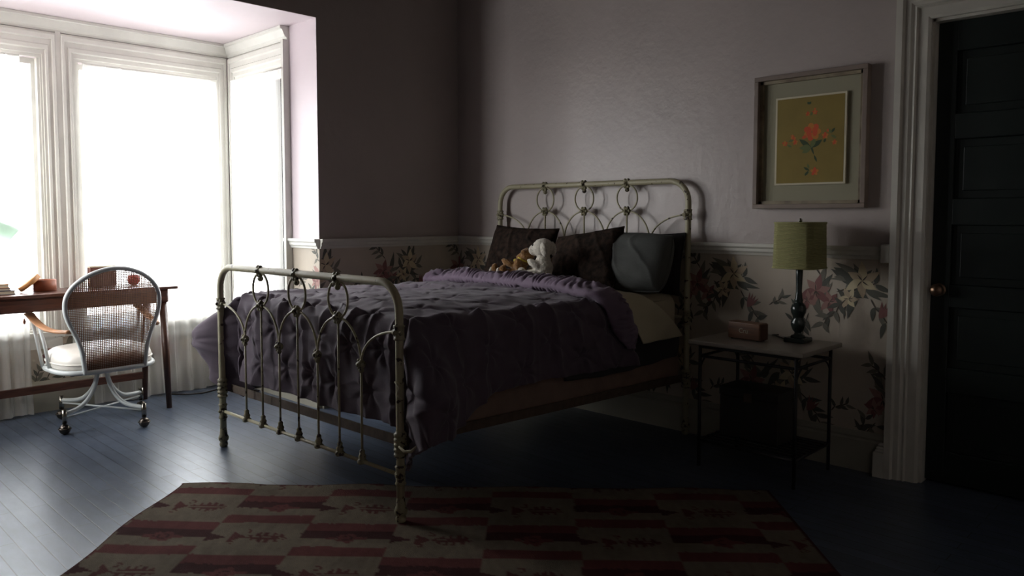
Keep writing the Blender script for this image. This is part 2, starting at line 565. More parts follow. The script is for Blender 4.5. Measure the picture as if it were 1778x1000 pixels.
def flower_sheet(mb, to3, umin, umax, zmin, zmax, seed=3):
    """printed lilies and leaves; to3(u, z, d) -> world point, d = ink layer"""
    layer = [0]

    def poly(pts, ink):
        cu = sum(p[0] for p in pts) / len(pts)
        if not (umin + .0 < cu < umax):
            return
        pp = [(min(max(u, umin), umax), min(max(z, zmin), zmax)) for u, z in pts]
        if max(p[1] for p in pp) - min(p[1] for p in pp) < .002 or max(p[0] for p in pp) - min(p[0] for p in pp) < .002:
            return
        layer[0] += 1
        d = .0003 + .0000012 * layer[0]
        mb.add([to3(u, z, d) for u, z in pp], [tuple(range(len(pp)))], ink)

    def leaf(u, z, a, L, w, ink):
        up_, dn = [], []
        for i in range(8):
            t = i / 7
            ww = w * sin(pi * t ** .8) * (1 - .25 * t)
            bend = .18 * L * t * t
            cu, cz = L * t, bend
            up_.append((cu, cz + ww))
            dn.append((cu, cz - ww))
        pts = up_ + dn[::-1][1:-1]
        poly([(u + p * cos(a) - q * sin(a), z + p * sin(a) + q * cos(a)) for p, q in pts], ink)

    def lily(u, z, R, a0, i1, i2, rnd):
        for k in range(6):
            a = a0 + k * pi / 3 + rnd.uniform(-.15, .15)
            leaf(u, z, a, R * rnd.uniform(.85, 1.1), R * .27, i1 if k % 2 else i2)
        for k in range(4):
            a = a0 + rnd.uniform(0, 6.28)
            leaf(u, z, a, R * .45, R * .04, 7)

    def spray(u, z, a, n, L, rnd):
        x, y = u, z
        for k in range(n):
            a2 = a + rnd.uniform(-.3, .3)
            leaf(x, y, a2, L * .9, .0035, 7)
            x += L * .55 * cos(a2)
            y += L * .55 * sin(a2)
            leaf(x, y, a2 + rnd.uniform(.5, 1.1), L * rnd.uniform(.7, 1.1), L * .17, rnd.choice((1, 1, 2)))
            leaf(x, y, a2 - rnd.uniform(.5, 1.1), L * rnd.uniform(.7, 1.1), L * .17, rnd.choice((1, 1, 2)))

    per = .66
    k0 = int((umin - .6) // per)
    for k in range(k0, int((umax + .6) // per) + 1):
        for row, zc in enumerate((.87, .38)):
            rnd = random.Random(seed + row * 17)
            u0 = k * per + .09 + (.33 if row else 0)
            # cream lily with dark leaves round it
            for j in range(9):
                leaf(u0 + .10 + rnd.uniform(-.05, .05), zc + rnd.uniform(-.05, .05), rnd.uniform(0, 6.28),
                     rnd.uniform(.09, .15), rnd.uniform(.014, .024), rnd.choice((1, 1, 2)))
            lily(u0 + .12, zc + .03, .085, .3, 3, 4, rnd)
            lily(u0 + .06, zc - .06, .055, .9, 4, 3, rnd)
            spray(u0 + .05, zc - .06, 3.9, 4, .075, rnd)
            spray(u0 + .16, zc - .05, -1.0, 4, .08, rnd)
            # rose lily cluster
            for j in range(8):
                leaf(u0 + .58 + rnd.uniform(-.05, .05), zc - .04 + rnd.uniform(-.06, .06), rnd.uniform(0, 6.28),
                     rnd.uniform(.08, .14), rnd.uniform(.012, .02), rnd.choice((1, 2, 2)))
            lily(u0 + .56, zc - .03, .08, .1, 5, 6, rnd)
            lily(u0 + .63, zc - .08, .06, .7, 6, 5, rnd)
            lily(u0 + .52, zc - .08, .05, .4, 6, 5, rnd)
            for j in range(4):
                leaf(u0 + .2, zc - .14, .5 + j * .25, .08, .009, 5)
            spray(u0 + .70, zc - .16, 1.3, 5, .08, rnd)
            spray(u0 + .32, zc - .12, .6, 3, .05, rnd)
            spray(u0 + .66, zc - .03, .3, 4, .085, rnd)
            spray(u0 + .58, zc + .05, 2.3, 3, .065, rnd)
            spray(u0 + .53, zc - .14, -2.0, 4, .07, rnd)
            spray(u0 + .44, zc - .22, 1.2, 3, .06, rnd)


W_INKS = INKS + [M['wall']]          # 0..7 paper + inks, 8 paint

# right-hand wall (behind the headboard), y = 0, with the door opening
DX0, DX1, DZ = 3.12, 3.96, 2.062
mb = MB()
mb.box(-.15, 0, RAIL0 + .03, DX0, .15, ZC, 8)
mb.box(-.15, 0, 0, DX0, .15, RAIL0 + .03, 0)
mb.box(DX0, 0, DZ, DX1, .15, ZC, 8)
mb.box(DX1, 0, 0, XE + .1, .15, ZC, 8)
mb.box(DX0, .13, 0, DX1, .15, DZ, 8)
flower_sheet(mb, lambda u, z, d: (u, -d, z), 0.0, 2.97, .19, RAIL0)
struct(mb.build('wall_right', W_INKS), 'mauve wall over floral wallpaper dado behind the headboard', 'wall')

# left-hand wall (x = 0) with the bay opening
mb = MB()
mb.box(-.15, BY1, RAIL0 + .03, 0, 0, ZC, 8)
mb.box(-.15, BY1, 0, 0, 0, RAIL0 + .03, 0)
mb.box(-.15, BY0, BZ, 0, BY1, ZC, 8)
mb.box(-.15, YE - .1, 0, 0, BY0, ZC, 8)
flower_sheet(mb, lambda u, z, d: (d, u, z), BY1, 0, .19, RAIL0, seed=5)
struct(mb.build('wall_left', W_INKS), 'mauve wall with bay opening and floral wallpaper dado', 'wall')

struct(MB().box(XE, YE - .1, 0, XE + .1, 0, ZC).build('wall_back', M['bounce_wall']), 'plain wall beside the camera', 'wall')
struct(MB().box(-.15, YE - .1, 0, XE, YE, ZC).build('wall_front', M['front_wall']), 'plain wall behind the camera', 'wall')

# bay: side walls, window wall, ceiling.  Openings: (a0, a1) along the wall, sill SZ .. head HZ
SZ, HZ = .475, 2.165
WIN_A = [(-3.10, -2.35), (-2.15, -1.26)]        # y spans on the window wall
WIN_B = (-1.045, -.40)                            # x span on each side wall
mb = MB()
ys = [BY0 - .15, WIN_A[0][0], WIN_A[0][1], WIN_A[1][0], WIN_A[1][1], BY1 + .15]
for i in range(5):
    if i % 2 == 0:
        mb.box(BX - .15, ys[i], 0, BX, ys[i + 1], BZ, 8)
    else:
        mb.box(BX - .15, ys[i], HZ, BX, ys[i + 1], BZ, 8)
        mb.box(BX - .15, ys[i], 0, BX, ys[i + 1], SZ, 0)
mb.box(BX, WIN_A[0][1] - .02, 0, BX + .001, WIN_A[1][0] + .02, SZ, 0)
flower_sheet(mb, lambda u, z, d: (BX + .0012 + d, u, z), BY0 + .02, BY1 - .02, .19, SZ - .02, seed=9)
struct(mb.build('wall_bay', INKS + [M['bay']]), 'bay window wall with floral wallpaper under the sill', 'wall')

for nm, yy, sg in (('wall_bay_right', BY1, 1), ('wall_bay_left', BY0, -1)):
    mb = MB()
    y0, y1 = sorted((yy, yy + sg * .15))
    mb.box(BX, y0, 0, WIN_B[0], y1, BZ, 8)
    mb.box(WIN_B[0], y0, HZ, WIN_B[1], y1, BZ, 8)
    mb.box(WIN_B[0], y0, 0, WIN_B[1], y1, SZ, 0)
    mb.box(WIN_B[1], y0, RAIL0 + .03, -.15, y1, BZ, 8)
    mb.box(WIN_B[1], y0, 0, -.15, y1, RAIL0 + .03, 0)
    # reveal of the opening itself (skin flush with the bay side wall)
    ya, yb = sorted((yy, yy - sg * .002))
    mb.box(-.16, ya, RAIL0 + .03, -.0005, yb, BZ, 8)
    mb.box(-.16, ya, 0, -.0005, yb, RAIL0 + .03, 0)
    flower_sheet(mb, lambda u, z, d: (u, yy - sg * (.0025 + d), z), WIN_B[1] + .09, -.001, .19, RAIL0, seed=11)
    struct(mb.build(nm, INKS + [M['bay']]), 'pale pink, window-lightened side wall of the bay, ' + ('beside the bed' if sg > 0 else 'beside the desk'), 'wall')
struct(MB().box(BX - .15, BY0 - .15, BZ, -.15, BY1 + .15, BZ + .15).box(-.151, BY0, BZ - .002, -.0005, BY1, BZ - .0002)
       .build('ceiling_bay', M['bay']), 'pale pink, window-lightened ceiling of the bay', 'ceiling')

# --- trims
CASE = [(0, 0), (0, .088), (.016, .088), (.03, .08), (.03, .066), (.02, .062), (.02, .046), (.027, .042), (.027, .03),
        (.018, .026), (.018, .012), (.011, .01), (.011, 0)]    # (out from wall, across)
CROWN = [(0, 0), (.012, 0), (.016, .012), (.03, .022), (.044, .05), (.05, .062), (.062, .066), (.062, .083), (0, .083)]
RAILP = [(0, RAIL0), (.012, RAIL0), (.016, RAIL0 + .012), (.024, RAIL0 + .02), (.024, RAIL0 + .034), (.034, RAIL0 + .044),
         (.034, RAIL1), (0, RAIL1)]
BASEP = [(0, 0), (.022, 0), (.022, .145), (.016, .155), (.02, .165), (.014, .18), (.008, .188), (0, .188)]

tn = [0]


def trim(mb, label, m_='trim'):
    tn[0] += 1
    return struct(mb.build('trim_%d' % tn[0], M[m_]), label, 'trim')


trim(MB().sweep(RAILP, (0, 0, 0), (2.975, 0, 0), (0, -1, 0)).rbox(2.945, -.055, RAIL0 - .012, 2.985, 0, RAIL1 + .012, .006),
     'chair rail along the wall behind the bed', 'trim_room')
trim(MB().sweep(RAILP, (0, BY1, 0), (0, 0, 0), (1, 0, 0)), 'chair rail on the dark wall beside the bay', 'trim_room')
trim(MB().sweep(RAILP, (-.38, BY1 - .002, 0), (0, BY1 - .002, 0), (0, -1, 0)), 'white chair rail inside the bay opening')
struct(MB().sweep(BASEP, (0, 0, 0), (2.97, 0, 0), (0, -1, 0)).build('baseboard_right', M['base']), 'tall cream baseboard behind the bed and side table', 'baseboard')
struct(MB().sweep(BASEP, (0, BY1, 0), (0, 0, 0), (1, 0, 0)).build('baseboard_left', M['base']), 'cream baseboard on the wall beside the bay', 'baseboard')
struct(MB().sweep(BASEP, (BX, BY0, 0), (BX, BY1, 0), (1, 0, 0))
       .sweep(BASEP, (BX, BY1 - .002, 0), (0, BY1 - .002, 0), (0, -1, 0))
       .build('baseboard_bay', M['base']), 'cream baseboard under the bay windows', 'baseboard')
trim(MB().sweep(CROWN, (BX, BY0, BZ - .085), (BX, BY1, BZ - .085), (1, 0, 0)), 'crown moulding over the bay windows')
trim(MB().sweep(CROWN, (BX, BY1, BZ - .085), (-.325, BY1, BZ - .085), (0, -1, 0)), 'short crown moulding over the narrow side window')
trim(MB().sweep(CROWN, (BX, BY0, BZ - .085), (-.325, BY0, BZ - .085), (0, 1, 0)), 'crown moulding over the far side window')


# --- windows: casing, sash, sill, pane
def window(nm, label, P, a0, a1, out, along, m_l=.09, m_r=.09):
    """P(a, o, z) -> world; a along wall, o out of wall into the room"""
    mb = MB()
    al, ou = np.array(along, float), np.array(out, float)
    z = np.array([0, 0, 1.0])
    HS = 1.82                     # the head mouldings are taller than the side ones

    def cas(pa, pb, out_):
        n_ = len(CASE)
        mb.add([pa(o, c) for o, c in CASE] + [pb(o, c) for o, c in CASE],
               [(i, (i + 1) % n_, n_ + (i + 1) % n_, n_ + i) for i in range(n_)] + [tuple(range(n_))])
    cas(lambda o, c: P(a0 - c, o, SZ - .02), lambda o, c: P(a0 - c, o, HZ + c * HS), 0)
    cas(lambda o, c: P(a1 + c * m_r / .09, o, SZ - .02), lambda o, c: P(a1 + c * m_r / .09, o, HZ + c * HS), 0)
    cas(lambda o, c: P(a0 - c, o, HZ + c * HS), lambda o, c: P(a1 + c * m_r / .09, o, HZ + c * HS), 0)
    root = mb.build(nm, M['trim'])
    struct(root, label, 'window')

    def bx(b_, aa, ab, oa, ob, za, zb):
        p, q = P(aa, oa, za), P(ab, ob, zb)
        lo, hi = np.minimum(p, q), np.maximum(p, q)
        b_.box(*lo, *hi)
    s = MB()
    bx(s, a0, a0 + .035, -.1, -.05, SZ + .03, HZ)
    bx(s, a1 - .035, a1, -.1, -.05, SZ + .03, HZ)
    bx(s, a0 + .035, a1 - .035, -.1, -.05, HZ - .035, HZ)
    bx(s, a0 + .035, a1 - .035, -.1, -.05, SZ + .03, SZ + .09)
    bx(s, a0, a0 + .014, -.05, 0, SZ + .03, HZ)
    bx(s, a1 - .014, a1, -.05, 0, SZ + .03, HZ)
    s.build('window_sash', M['trim'], root)
    s = MB()
    bx(s, a0 - .06, a1 + .06, 0, .05, SZ - .012, SZ + .018)
    bx(s, a0, a1, -.13, 0, SZ, SZ + .03)
    bx(s, a0 - .07, a1 + .07, 0, .02, SZ - .085, SZ - .012)
    s.build('window_sill', M['trim'], root)
    s = MB()
    bx(s, a0 + .035, a1 - .035, -.078, -.074, SZ + .09, HZ - .035)
    s.build('window_pane', M['pane_glass'], root)
    return root


PA = lambda a, o, z: np.array([BX + o, a, z])
PR = lambda a, o, z: np.array([a, BY1 - o, z])
PL = lambda a, o, z: np.array([a, BY0 + o, z])
window('window_1', 'bay window behind the desk lamp, cut by the left edge', PA, *WIN_A[0], (1, 0, 0), (0, 1, 0))
window('window_2', 'wide bay window behind the caned chair', PA, *WIN_A[1], (1, 0, 0), (0, 1, 0))
window('window_3', 'narrow bay side window beside the bed', PR, *WIN_B, (0, -1, 0), (1, 0, 0), .09, .06)
window('window_4', 'narrow bay side window at the far left', PL, *WIN_B, (0, 1, 0), (1, 0, 0), .09, .06)
# plain strip between the two casings of the main windows
trim(MB().box(BX, -2.264, SZ - .02, BX + .022, -2.236, HZ + .17), 'fluted mullion strip between the two bay windows')
# fat outer edge of the narrow window's casing
trim(MB().box(-.352, BY1 - .045, .19, -.325, BY1 - .001, BZ - .085), 'outer edge board of the narrow window casing')

# --- door in the right-hand wall
DC = [(0, 0), (.018, 0), (.024, .012), (.024, .05), (.036, .056), (.03, .066), (.04, .078), (.04, .1), (.055, .108), (.055, .135), (0, .135)]
mb = MB()
n_ = len(DC)
for pa, pb in ((lambda o, c: (DX0 - c, -o, 0), lambda o, c: (DX0 - c, -o, DZ + c)),
               (lambda o, c: (DX1 + c, -o, 0), lambda o, c: (DX1 + c, -o, DZ + c)),
               (lambda o, c: (DX0 - c, -o, DZ + c), lambda o, c: (DX1 + c, -o, DZ + c))):
    mb.add([pa(o, c) for o, c in DC] + [pb(o, c) for o, c in DC],
           [(i, (i + 1) % n_, n_ + (i + 1) % n_, n_ + i) for i in range(n_)] + [tuple(range(n_))])
# plinth blocks with a stepped top
for xa, xb in ((2.94, 2.985), ):
    mb.box(xa, -.06, 0, xb, 0, .115)
    mb.rbox(xa + .006, -.056, .115, xb, 0, .128, .006)
    mb.rbox(xa + .01, -.052, .128, xb, 0, .142, .006)
    mb.rbox(xa + .016, -.046, .142, xb, 0, .154, .006)
mb.box(DX0 - .003, 0, 0, DX0 + .012, .15, DZ)
mb.box(DX1 - .012, 0, 0, DX1 + .003, .15, DZ)
mb.box(DX0, 0, DZ - .012, DX1, .15, DZ + .003)
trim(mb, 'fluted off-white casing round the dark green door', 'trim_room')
droot = thing('door_1', 'closed dark green five-panel door at the right edge', 'door', (DX0 + .013, .06, 0))
droot['kind'] = 'structure'
mb = MB()
x0, x1 = DX0 + .013, DX1 - .013
yf, yb = .045, .085
mb.box(x0, yf, .012, x0 + .075, yb, DZ - .013)
mb.box(x1 - .075, yf, .012, x1, yb, DZ - .013)
pz = [(.15, .42), (.53, .80), (.90, 1.165), (1.28, 1.54), (1.65, 1.92)]
edges = [.012] + [q for p in pz for q in p] + [DZ - .013]
for i in range(0, len(edges), 2):
    mb.box(x0 + .075, yf, edges[i], x1 - .075, yb, edges[i + 1])
for a, b_ in pz:
    mb.box(x0 + .075, yf + .018, a, x1 - .075, yb - .005, b_)
    mb.box(x0 + .11, yf + .011, a + .035, x1 - .11, yf + .018, b_ - .035)
bevel(mb.build('door_leaf', M['door'], droot, world=True), .003)
kb = MB().lathe([(.001, .062), (.018, .06), (.027, .05), (.028, .042), (.02, .032), (.011, .024), (.010, .006), (.024, .004), (.026, 0), (.001, 0)],
                (x0 + .035, yf, .877), 24, axis=(0, -1, 0)).build('door_knob', M['knob'], droot, world=True)
kb['label'] = 'aged brass knob'
mb = MB().lathe([(.001, .006), (.02, .006), (.027, .003), (.028, 0), (.001, 0)], (x0 + .035, yf - .0005, .877), 24, axis=(0, -1, 0))
mb.build('escutcheon', M['knob'], droot, world=True)

# ------------------------------------------------------------------ sheer curtains
def curtain(label, pts, z0, z1, amp, nf, seed):
    """pleated sheer hanging along the plan line pts = (start, end, outward)"""
    a, b_, out = (np.array(q, float) for q in pts)
    rnd = random.Random(seed)
    nu, nv = 180, 60
    V = []
    ph = [rnd.uniform(0, 6.28) for _ in range(4)]
    for i in range(nu):
        s = i / (nu - 1)
        for j in range(nv):
            t = j / (nv - 1)               # 0 = bottom
            w = amp * (.55 + .5 * (1 - t)) * (sin(2 * pi * nf * s + ph[0] + .5 * sin(3 * t + ph[1])) + .45 * sin(2 * pi * nf * 2.3 * s + ph[2]))
            flare = .03 * max(0, .12 - t) / .12
            e = .03 * sin(9 * s + ph[3]) * (1 - t)
            p = a + (b_ - a) * (s + .012 * sin(2 * pi * nf * s) * (1 - t)) + out * (.02 + w + amp * 1.5 + flare)
            z = z0 + (z1 - z0) * t + .006 * sin(14 * s + ph[3]) * (1 - t)
            V.append((p[0], p[1], z))
    root = thing('sheer_curtain', label, 'curtain', (float((a + b_)[0] / 2), float((a + b_)[1] / 2), 0))
    MB().grid(V, nu, nv).build('voile_panel', M['sheer'], root, world=True)
    rod = MB().tube([a + out * (.02 + amp * 1.5) + np.array([0, 0, z1]), b_ + out * (.02 + amp * 1.5) + np.array([0, 0, z1])], .006, 8)
    rod.build('curtain_rod', M['trim'], root, world=True)
    return root


curtain('white sheer curtain at the left window behind the desk lamp', ((BX + .03, -3.10, 0), (BX + .03, -2.47, 0), (1, 0, 0)), .01, HZ - .015, .010, 9, 1)
curtain('white sheer curtain pooling behind the right desk leg', ((BX + .03, -2.13, 0), (BX + .03, -1.27, 0), (1, 0, 0)), .01, HZ - .015, .010, 9, 2)
curtain('short white sheer curtain gathered in the narrow side window', ((-1.02, BY1 - .03, 0), (-.322, BY1 - .034, 0), (0, -1, 0)), .5, HZ - .02, .006, 9, 3)

# ------------------------------------------------------------------ iron bed
FL, FR = np.array([.345, -1.952]), np.array([1.815, -1.922])
HL, HR = np.array([.492, -.06]), np.array([1.945, -.06])
bed = thing('iron_bed', 'cream painted antique iron bed with looped head and foot rails', 'bed', (1.15, -1.0, 0))


def casting(c, r, axis=(0, -1, 0)):
    """flower-like cast iron joint"""
    c = np.array(c, float)
    ax = np.array(axis, float)
    mb = MB()
    mb.ball(c, (r * .78, r * .78, r * .78), 12)
    h = np.array([1.0, 0, 0]) if abs(ax[0]) < .9 else np.array([0, 1.0, 0])
    w = np.cross(ax, h)
    for k in range(6):
        a = k * pi / 3
        d = h * cos(a) + w * sin(a)
        mb.ball(c + d * r * .72 + ax * r * .18, r * .36, 8)
    mb.ball(c + ax * r * .72, r * .3, 8)
    return mb


def bed_end(nm, L, R, dz, top, extra):
    L3 = lambda s, z: np.array([*(L + (R - L) * s), z])
    dirv = np.array([*(R - L), 0]) / np.linalg.norm(R - L)
    nrm = np.array([dirv[1], -dirv[0], 0])
    Wd = float(np.linalg.norm(R - L))
    rt = .0165
    cr = .115
    pts = [L3(0, .06), L3(0, .4), L3(0, top - cr - .02)]
    for k in range(9):
        a = pi / 2 * k / 8
        pts.append(L3(0, 0) + dirv * (cr - cr * cos(a)) + np.array([0, 0, top - cr + cr * sin(a)]))
    for k in range(9):
        a = pi / 2 * (1 - k / 8)
        pts.append(L3(1, 0) - dirv * (cr - cr * cos(a)) + np.array([0, 0, top - cr + cr * sin(a)]))
    pts += [L3(1, top - cr - .02), L3(1, .4), L3(1, .06)]
    e = MB().tube(pts, rt, 14).build(nm, M['iron'], bed, world=True)

    def sub(name, mb_, m_='iron'):
        return mb_.build(name, M[m_], e, world=True)
    wr = .0052
    sx = lambda k: .5 + k * .1645 / 1.5
    zr = .775 + dz            # ring castings
    zm = .595 + dz
    zp = .753 + dz
    zb = .19 + dz
    # bottom bar
    sub('bottom_bar', MB().tube([L3(0, zb), L3(1, zb)], .008, 10))
    # rings
    zt = top - .012
    for k in (-2, 0, 2):
        c = L3(sx(k), (zr + zt) / 2)
        hr = (zt - zr) / 2
        sub('ring', MB().tube([c + dirv * (.072 * cos(a)) + np.array([0, 0, hr * sin(a)]) for a in np.linspace(0, 2 * pi, 41)[:-1]], wr, 8, closed=True))
    # arches: quarter ellipses between ring castings / posts and the low castings
    def arch(xa, za, xb, zb_):
        a3, b3 = L3(xa, za), L3(xb, zb_)
        out = []
        for k in range(15):
            t = pi / 2 * k / 14
            p = a3 + (b3 - a3) * sin(t)
            p[2] = zb_ + (za - zb_) * cos(t)
            out.append(p)
        sub('arch', MB().tube(out, wr, 8))
    for k in (-2, 0, 2):
        arch(sx(k), zr, sx(k - 1), zm)
        arch(sx(k), zr, sx(k + 1), zm)
    arch(0, zp, sx(-3), zm)
    arch(1, zp, sx(3), zm)
    # rods
    for k in range(-3, 4):
        zt_ = zm if k % 2 else zr
        sub('rod', MB().tube([L3(sx(k), zb), L3(sx(k), zt_)], wr, 8))
        fc = MB().lathe([(.001, 0), (.02, 0), (.022, .01), (.014, .018), (.017, .03), (.011, .04), (.012, .052), (.006, .06), (.001, .06)],
                        L3(sx(k), zb - .008), 12)
        fc.ball(L3(sx(k), zb) + nrm * .008, .014, 8)
        sub('casting', fc, 'cast')
    for k in (-2, 0, 2):
        c = casting(L3(sx(k), top - .004), .03, nrm)
        c.ball(L3(sx(k), top - .04), .014, 10)
        sub('casting', c, 'cast')
        sub('casting', casting(L3(sx(k), zr), .028, nrm), 'cast')
    for k in (-3, -1, 1, 3):
        c = casting(L3(sx(k), zm), .025, nrm)
        c.ball(L3(sx(k), zm - .024), .012, 8)
        sub('casting', c, 'cast')
    for s_ in (0, 1):
        sgn = 1 if s_ == 0 else -1
        c = casting(L3(s_, zp) + dirv * sgn * .004, .03, nrm)
        c.lathe([(.02, -.03), (.024, -.026), (.02, -.02), (.02, .02), (.024, .026), (.02, .03)], L3(s_, zp), 14)
        sub('casting', c, 'cast')
        c = casting(L3(s_, zb), .026, nrm)
        c.lathe([(.018, -.04), (.023, -.034), (.019, -.026), (.019, .026), (.023, .034), (.018, .04)], L3(s_, zb), 14)
        sub('casting', c, 'cast')
        # ribbed rail socket
        pr = [(.017, -.05)]
        for q in range(5):
            z = -.045 + q * .02
            pr += [(.025, z), (.026, z + .006), (.025, z + .012), (.02, z + .015)]
        pr += [(.017, .056)]
        sub('rail_socket', MB().lathe(pr, L3(s_, .31), 16), 'cast')
        # foot
        sub('foot', MB().lathe([(.001, 0), (.014, 0), (.02, .006), (.022, .018), (.017, .028), (.024, .036), (.027, .05), (.02, .066), (.0175, .09), (.0165, .1)],
                               L3(s_, 0), 16), 'cast')
    return e


bed_end('footboard', FL, FR, 0, .945, 0)
bed_end('headboard', HL, HR, .46, 1.398, 0)


def angle_rail(nm, a, b_, inward):
    a, b_, inward = np.array(a, float), np.array(b_, float), np.array(inward, float)
    prof = [(0, 0), (0, .042), (.004, .042), (.004, .004), (.042, .004), (.042, 0)]
    MB().sweep(prof, a, b_, inward).build(nm, M['rust'], bed, world=True)


angle_rail('side_rail', (FR[0] - .01, FR[1] + .02, .295), (HR[0] - .01, HR[1] - .02, .295), (-1, 0, 0))
angle_rail('side_rail', (FL[0] + .01, FL[1] + .02, .295), (HL[0] + .01, HL[1] - .02, .295), (1, 0, 0))
angle_rail('end_rail', (FL[0] + .02, FL[1] + .03, .29), (FR[0] - .02, FR[1] + .03, .29), (0, 1, 0))

# ------------------------------------------------------------------ box spring, mattress
BW, BL = 1.30, 1.76


def plan(u, v):
    return .455 + .069 * v + u, -1.86 + v + .02 * u


def slab(nm, z0, z1, inset, r, m_, n=6, foot=0):
    mb = MB()
    mb.rbox(inset, inset + foot, z0, BW + .035 - inset, BL + .01 - inset, z1, r, n=n)
    mb.v = [(*plan(x, y), z) for x, y, z in mb.v]
    return mb


bsx = thing('box_spring', 'brown fabric box spring on the iron side rails', 'box spring', (1.15, -1.0, .3))
slab('b', .301, .50, .0, .03, None, foot=.09).build('spring_box', M['boxs'], bsx, world=True)
mtx = thing('mattress', 'cream mattress under the duvet, bare near the pillows', 'mattress', (1.15, -1.0, .5))
slab('m', .503, .785, .005, .07, None).build('mattress_body', M['mattress'], mtx, world=True)
pp = MB()
for zz in (.53, .755):
    ring = []
    for a in np.linspace(0, 2 * pi, 121)[:-1]:
        c_, s_ = cos(a), sin(a)
        e_ = 14
        rr = (abs(c_) ** e_ + abs(s_) ** e_) ** (-1 / e_)
        u = (BW + .035) / 2 + ((BW + .035) / 2 - .012) * rr * c_
        v = (BL + .01) / 2 + ((BL + .01) / 2 - .012) * rr * s_
        ring.append((*plan(u, v), zz))
    pp.tube(ring, .006, 6, closed=True)
pp.build('piping', M['mattress'], mtx, world=True)

# ------------------------------------------------------------------ duvet
rs = np.random.RandomState(4)


def vnoise(x, y, seed, n=64):
    g = np.random.RandomState(seed).rand(n, n)
    xi, yi = np.floor(x).astype(int), np.floor(y).astype(int)
    fx, fy = x - xi, y - yi
    fx, fy = fx * fx * (3 - 2 * fx), fy * fy * (3 - 2 * fy)
    a = g[xi % n, yi % n]; b_ = g[(xi + 1) % n, yi % n]; c = g[xi % n, (yi + 1) % n]; d = g[(xi + 1) % n, (yi + 1) % n]
    return (a * (1 - fx) + b_ * fx) * (1 - fy) + (c * (1 - fx) + d * fx) * fy - .5


ZT = .80
RHO = .085


def smooth01(t):
    t = np.clip(t, 0, 1)
    return t * t * (3 - 2 * t)


def drape(U, V, lift=0.0, zt=ZT):
    """cloth laid over the mattress: U across, V from the foot, both in metres; overhang bends down"""
    du = np.where(U < 0, -U, np.where(U > BW, U - BW, 0))
    dv = np.where(V < 0, -V, 0)
    r = np.hypot(du, dv)
    phi = np.arctan2(dv, du)                     # 0 = side, pi/2 = foot
    left = U < BW / 2
    # how far the hanging cloth stands off, by direction
    vp = np.clip(V, 0, None)
    side_l = .15 + .04 * np.sin(vp * 5.0) + .13 * np.exp(-(vp / .22) ** 2)
    side_r = .105 + .025 * np.sin(vp * 6.0 + 1) + .10 * np.exp(-(vp / .16) ** 2)
    lobe_l = .36 * np.exp(-((phi - radians(19)) / radians(26)) ** 4) * np.exp(-(vp / .18) ** 2)
    lobe_r = .235 * np.exp(-((phi - radians(10)) / radians(26)) ** 4) * np.exp(-(vp / .15) ** 2)
    w_side = np.cos(phi) ** 6
    R = np.where(left, np.maximum(side_l * w_side, lobe_l), np.maximum(side_r * w_side, lobe_r + .04))
    pin = np.exp(-((phi - radians(56)) / radians(16)) ** 2) * (phi > .01)
    foot = np.where(phi > radians(70), .045 + .012 * np.sin(U * 9), 0)
    R = np.maximum(R * (1 - .75 * pin), foot) + .0
    R = np.maximum(R, .03)
    a = np.clip(r / RHO, 0, pi / 2)
    rho_h = np.minimum(RHO, .9 * R + .008)
    h = rho_h * np.sin(a)
    drop = RHO * (1 - np.cos(a)) + np.clip(r - RHO * pi / 2, 0, None)
    t = np.clip((r - RHO * .8) / np.where(left, .24, .3), 0, 1)
    h = h + (R - rho_h) * smooth01(t)
    # belly: returns inwards near the hem on the left
    h = h - np.where(left, .13, .02) * smooth01((r - .36) / .18) * np.cos(phi) ** 2
    ox = np.where(U < 0, -1, np.where(U > BW, 1, 0)) * np.cos(phi) * h
    oy = -np.sin(phi) * h * (dv > 0)
    uc, vc = np.clip(U, 0, BW), np.clip(V, 0, None)
    vs_ = vc + np.where(U > BW, .55 * du, .15 * du) * smooth01(vc / 1.4)
    x = .455 + .069 * vs_ + uc + ox
    y = -1.86 + vs_ + .02 * uc + oy
    edge = smooth01(np.minimum(np.minimum(uc, BW - uc), vc + .05) / .25)
    z = zt - drop * (1 - np.where(left, .40, .10) * np.sin(phi) * np.cos(phi)) + .022 * edge + lift
    return np.stack([x, y, z], -1)


def normals(Pt):
    du = np.gradient(Pt, axis=0)
    dv = np.gradient(Pt, axis=1)
    n = np.cross(du, dv)
    return n / (np.linalg.norm(n, axis=-1, keepdims=True) + 1e-9)


def pinches(U, V, sp=.215):
    """pinch-pleat duvet cover: gathered points with radiating folds"""
    D = np.zeros_like(U)
    gi = np.round(V / (sp * .87))
    for dj in (-1, 0, 1):
        row = gi + dj
        off = (np.mod(row, 2)) * .5 * sp
        gk = np.round((U - off) / sp)
        for dk in (-1, 0, 1):
            k = gk + dk
            cu, cv = k * sp + off, row * sp * .87
            h1 = np.mod(np.sin(k * 12.99 + row * 78.23) * 43758.5, 1.0)
            cu = cu + (h1 - .5) * .03
            x, y = U - cu, V - cv
            d = np.hypot(x, y)
            th = np.arctan2(y, x)
            kf = 5 + np.floor(h1 * 3)
            fold = np.abs(np.sin(kf * .5 * th + h1 * 6.28 + 2.5 * d))
            D += -.020 * np.exp(-(d / .028) ** 2)
            D += .017 * (fold - .5) * np.exp(-(d / .085) ** 2) * np.clip(d / .035, 0, 1)
            D += .008 * np.exp(-(d / .011) ** 2)
    return D


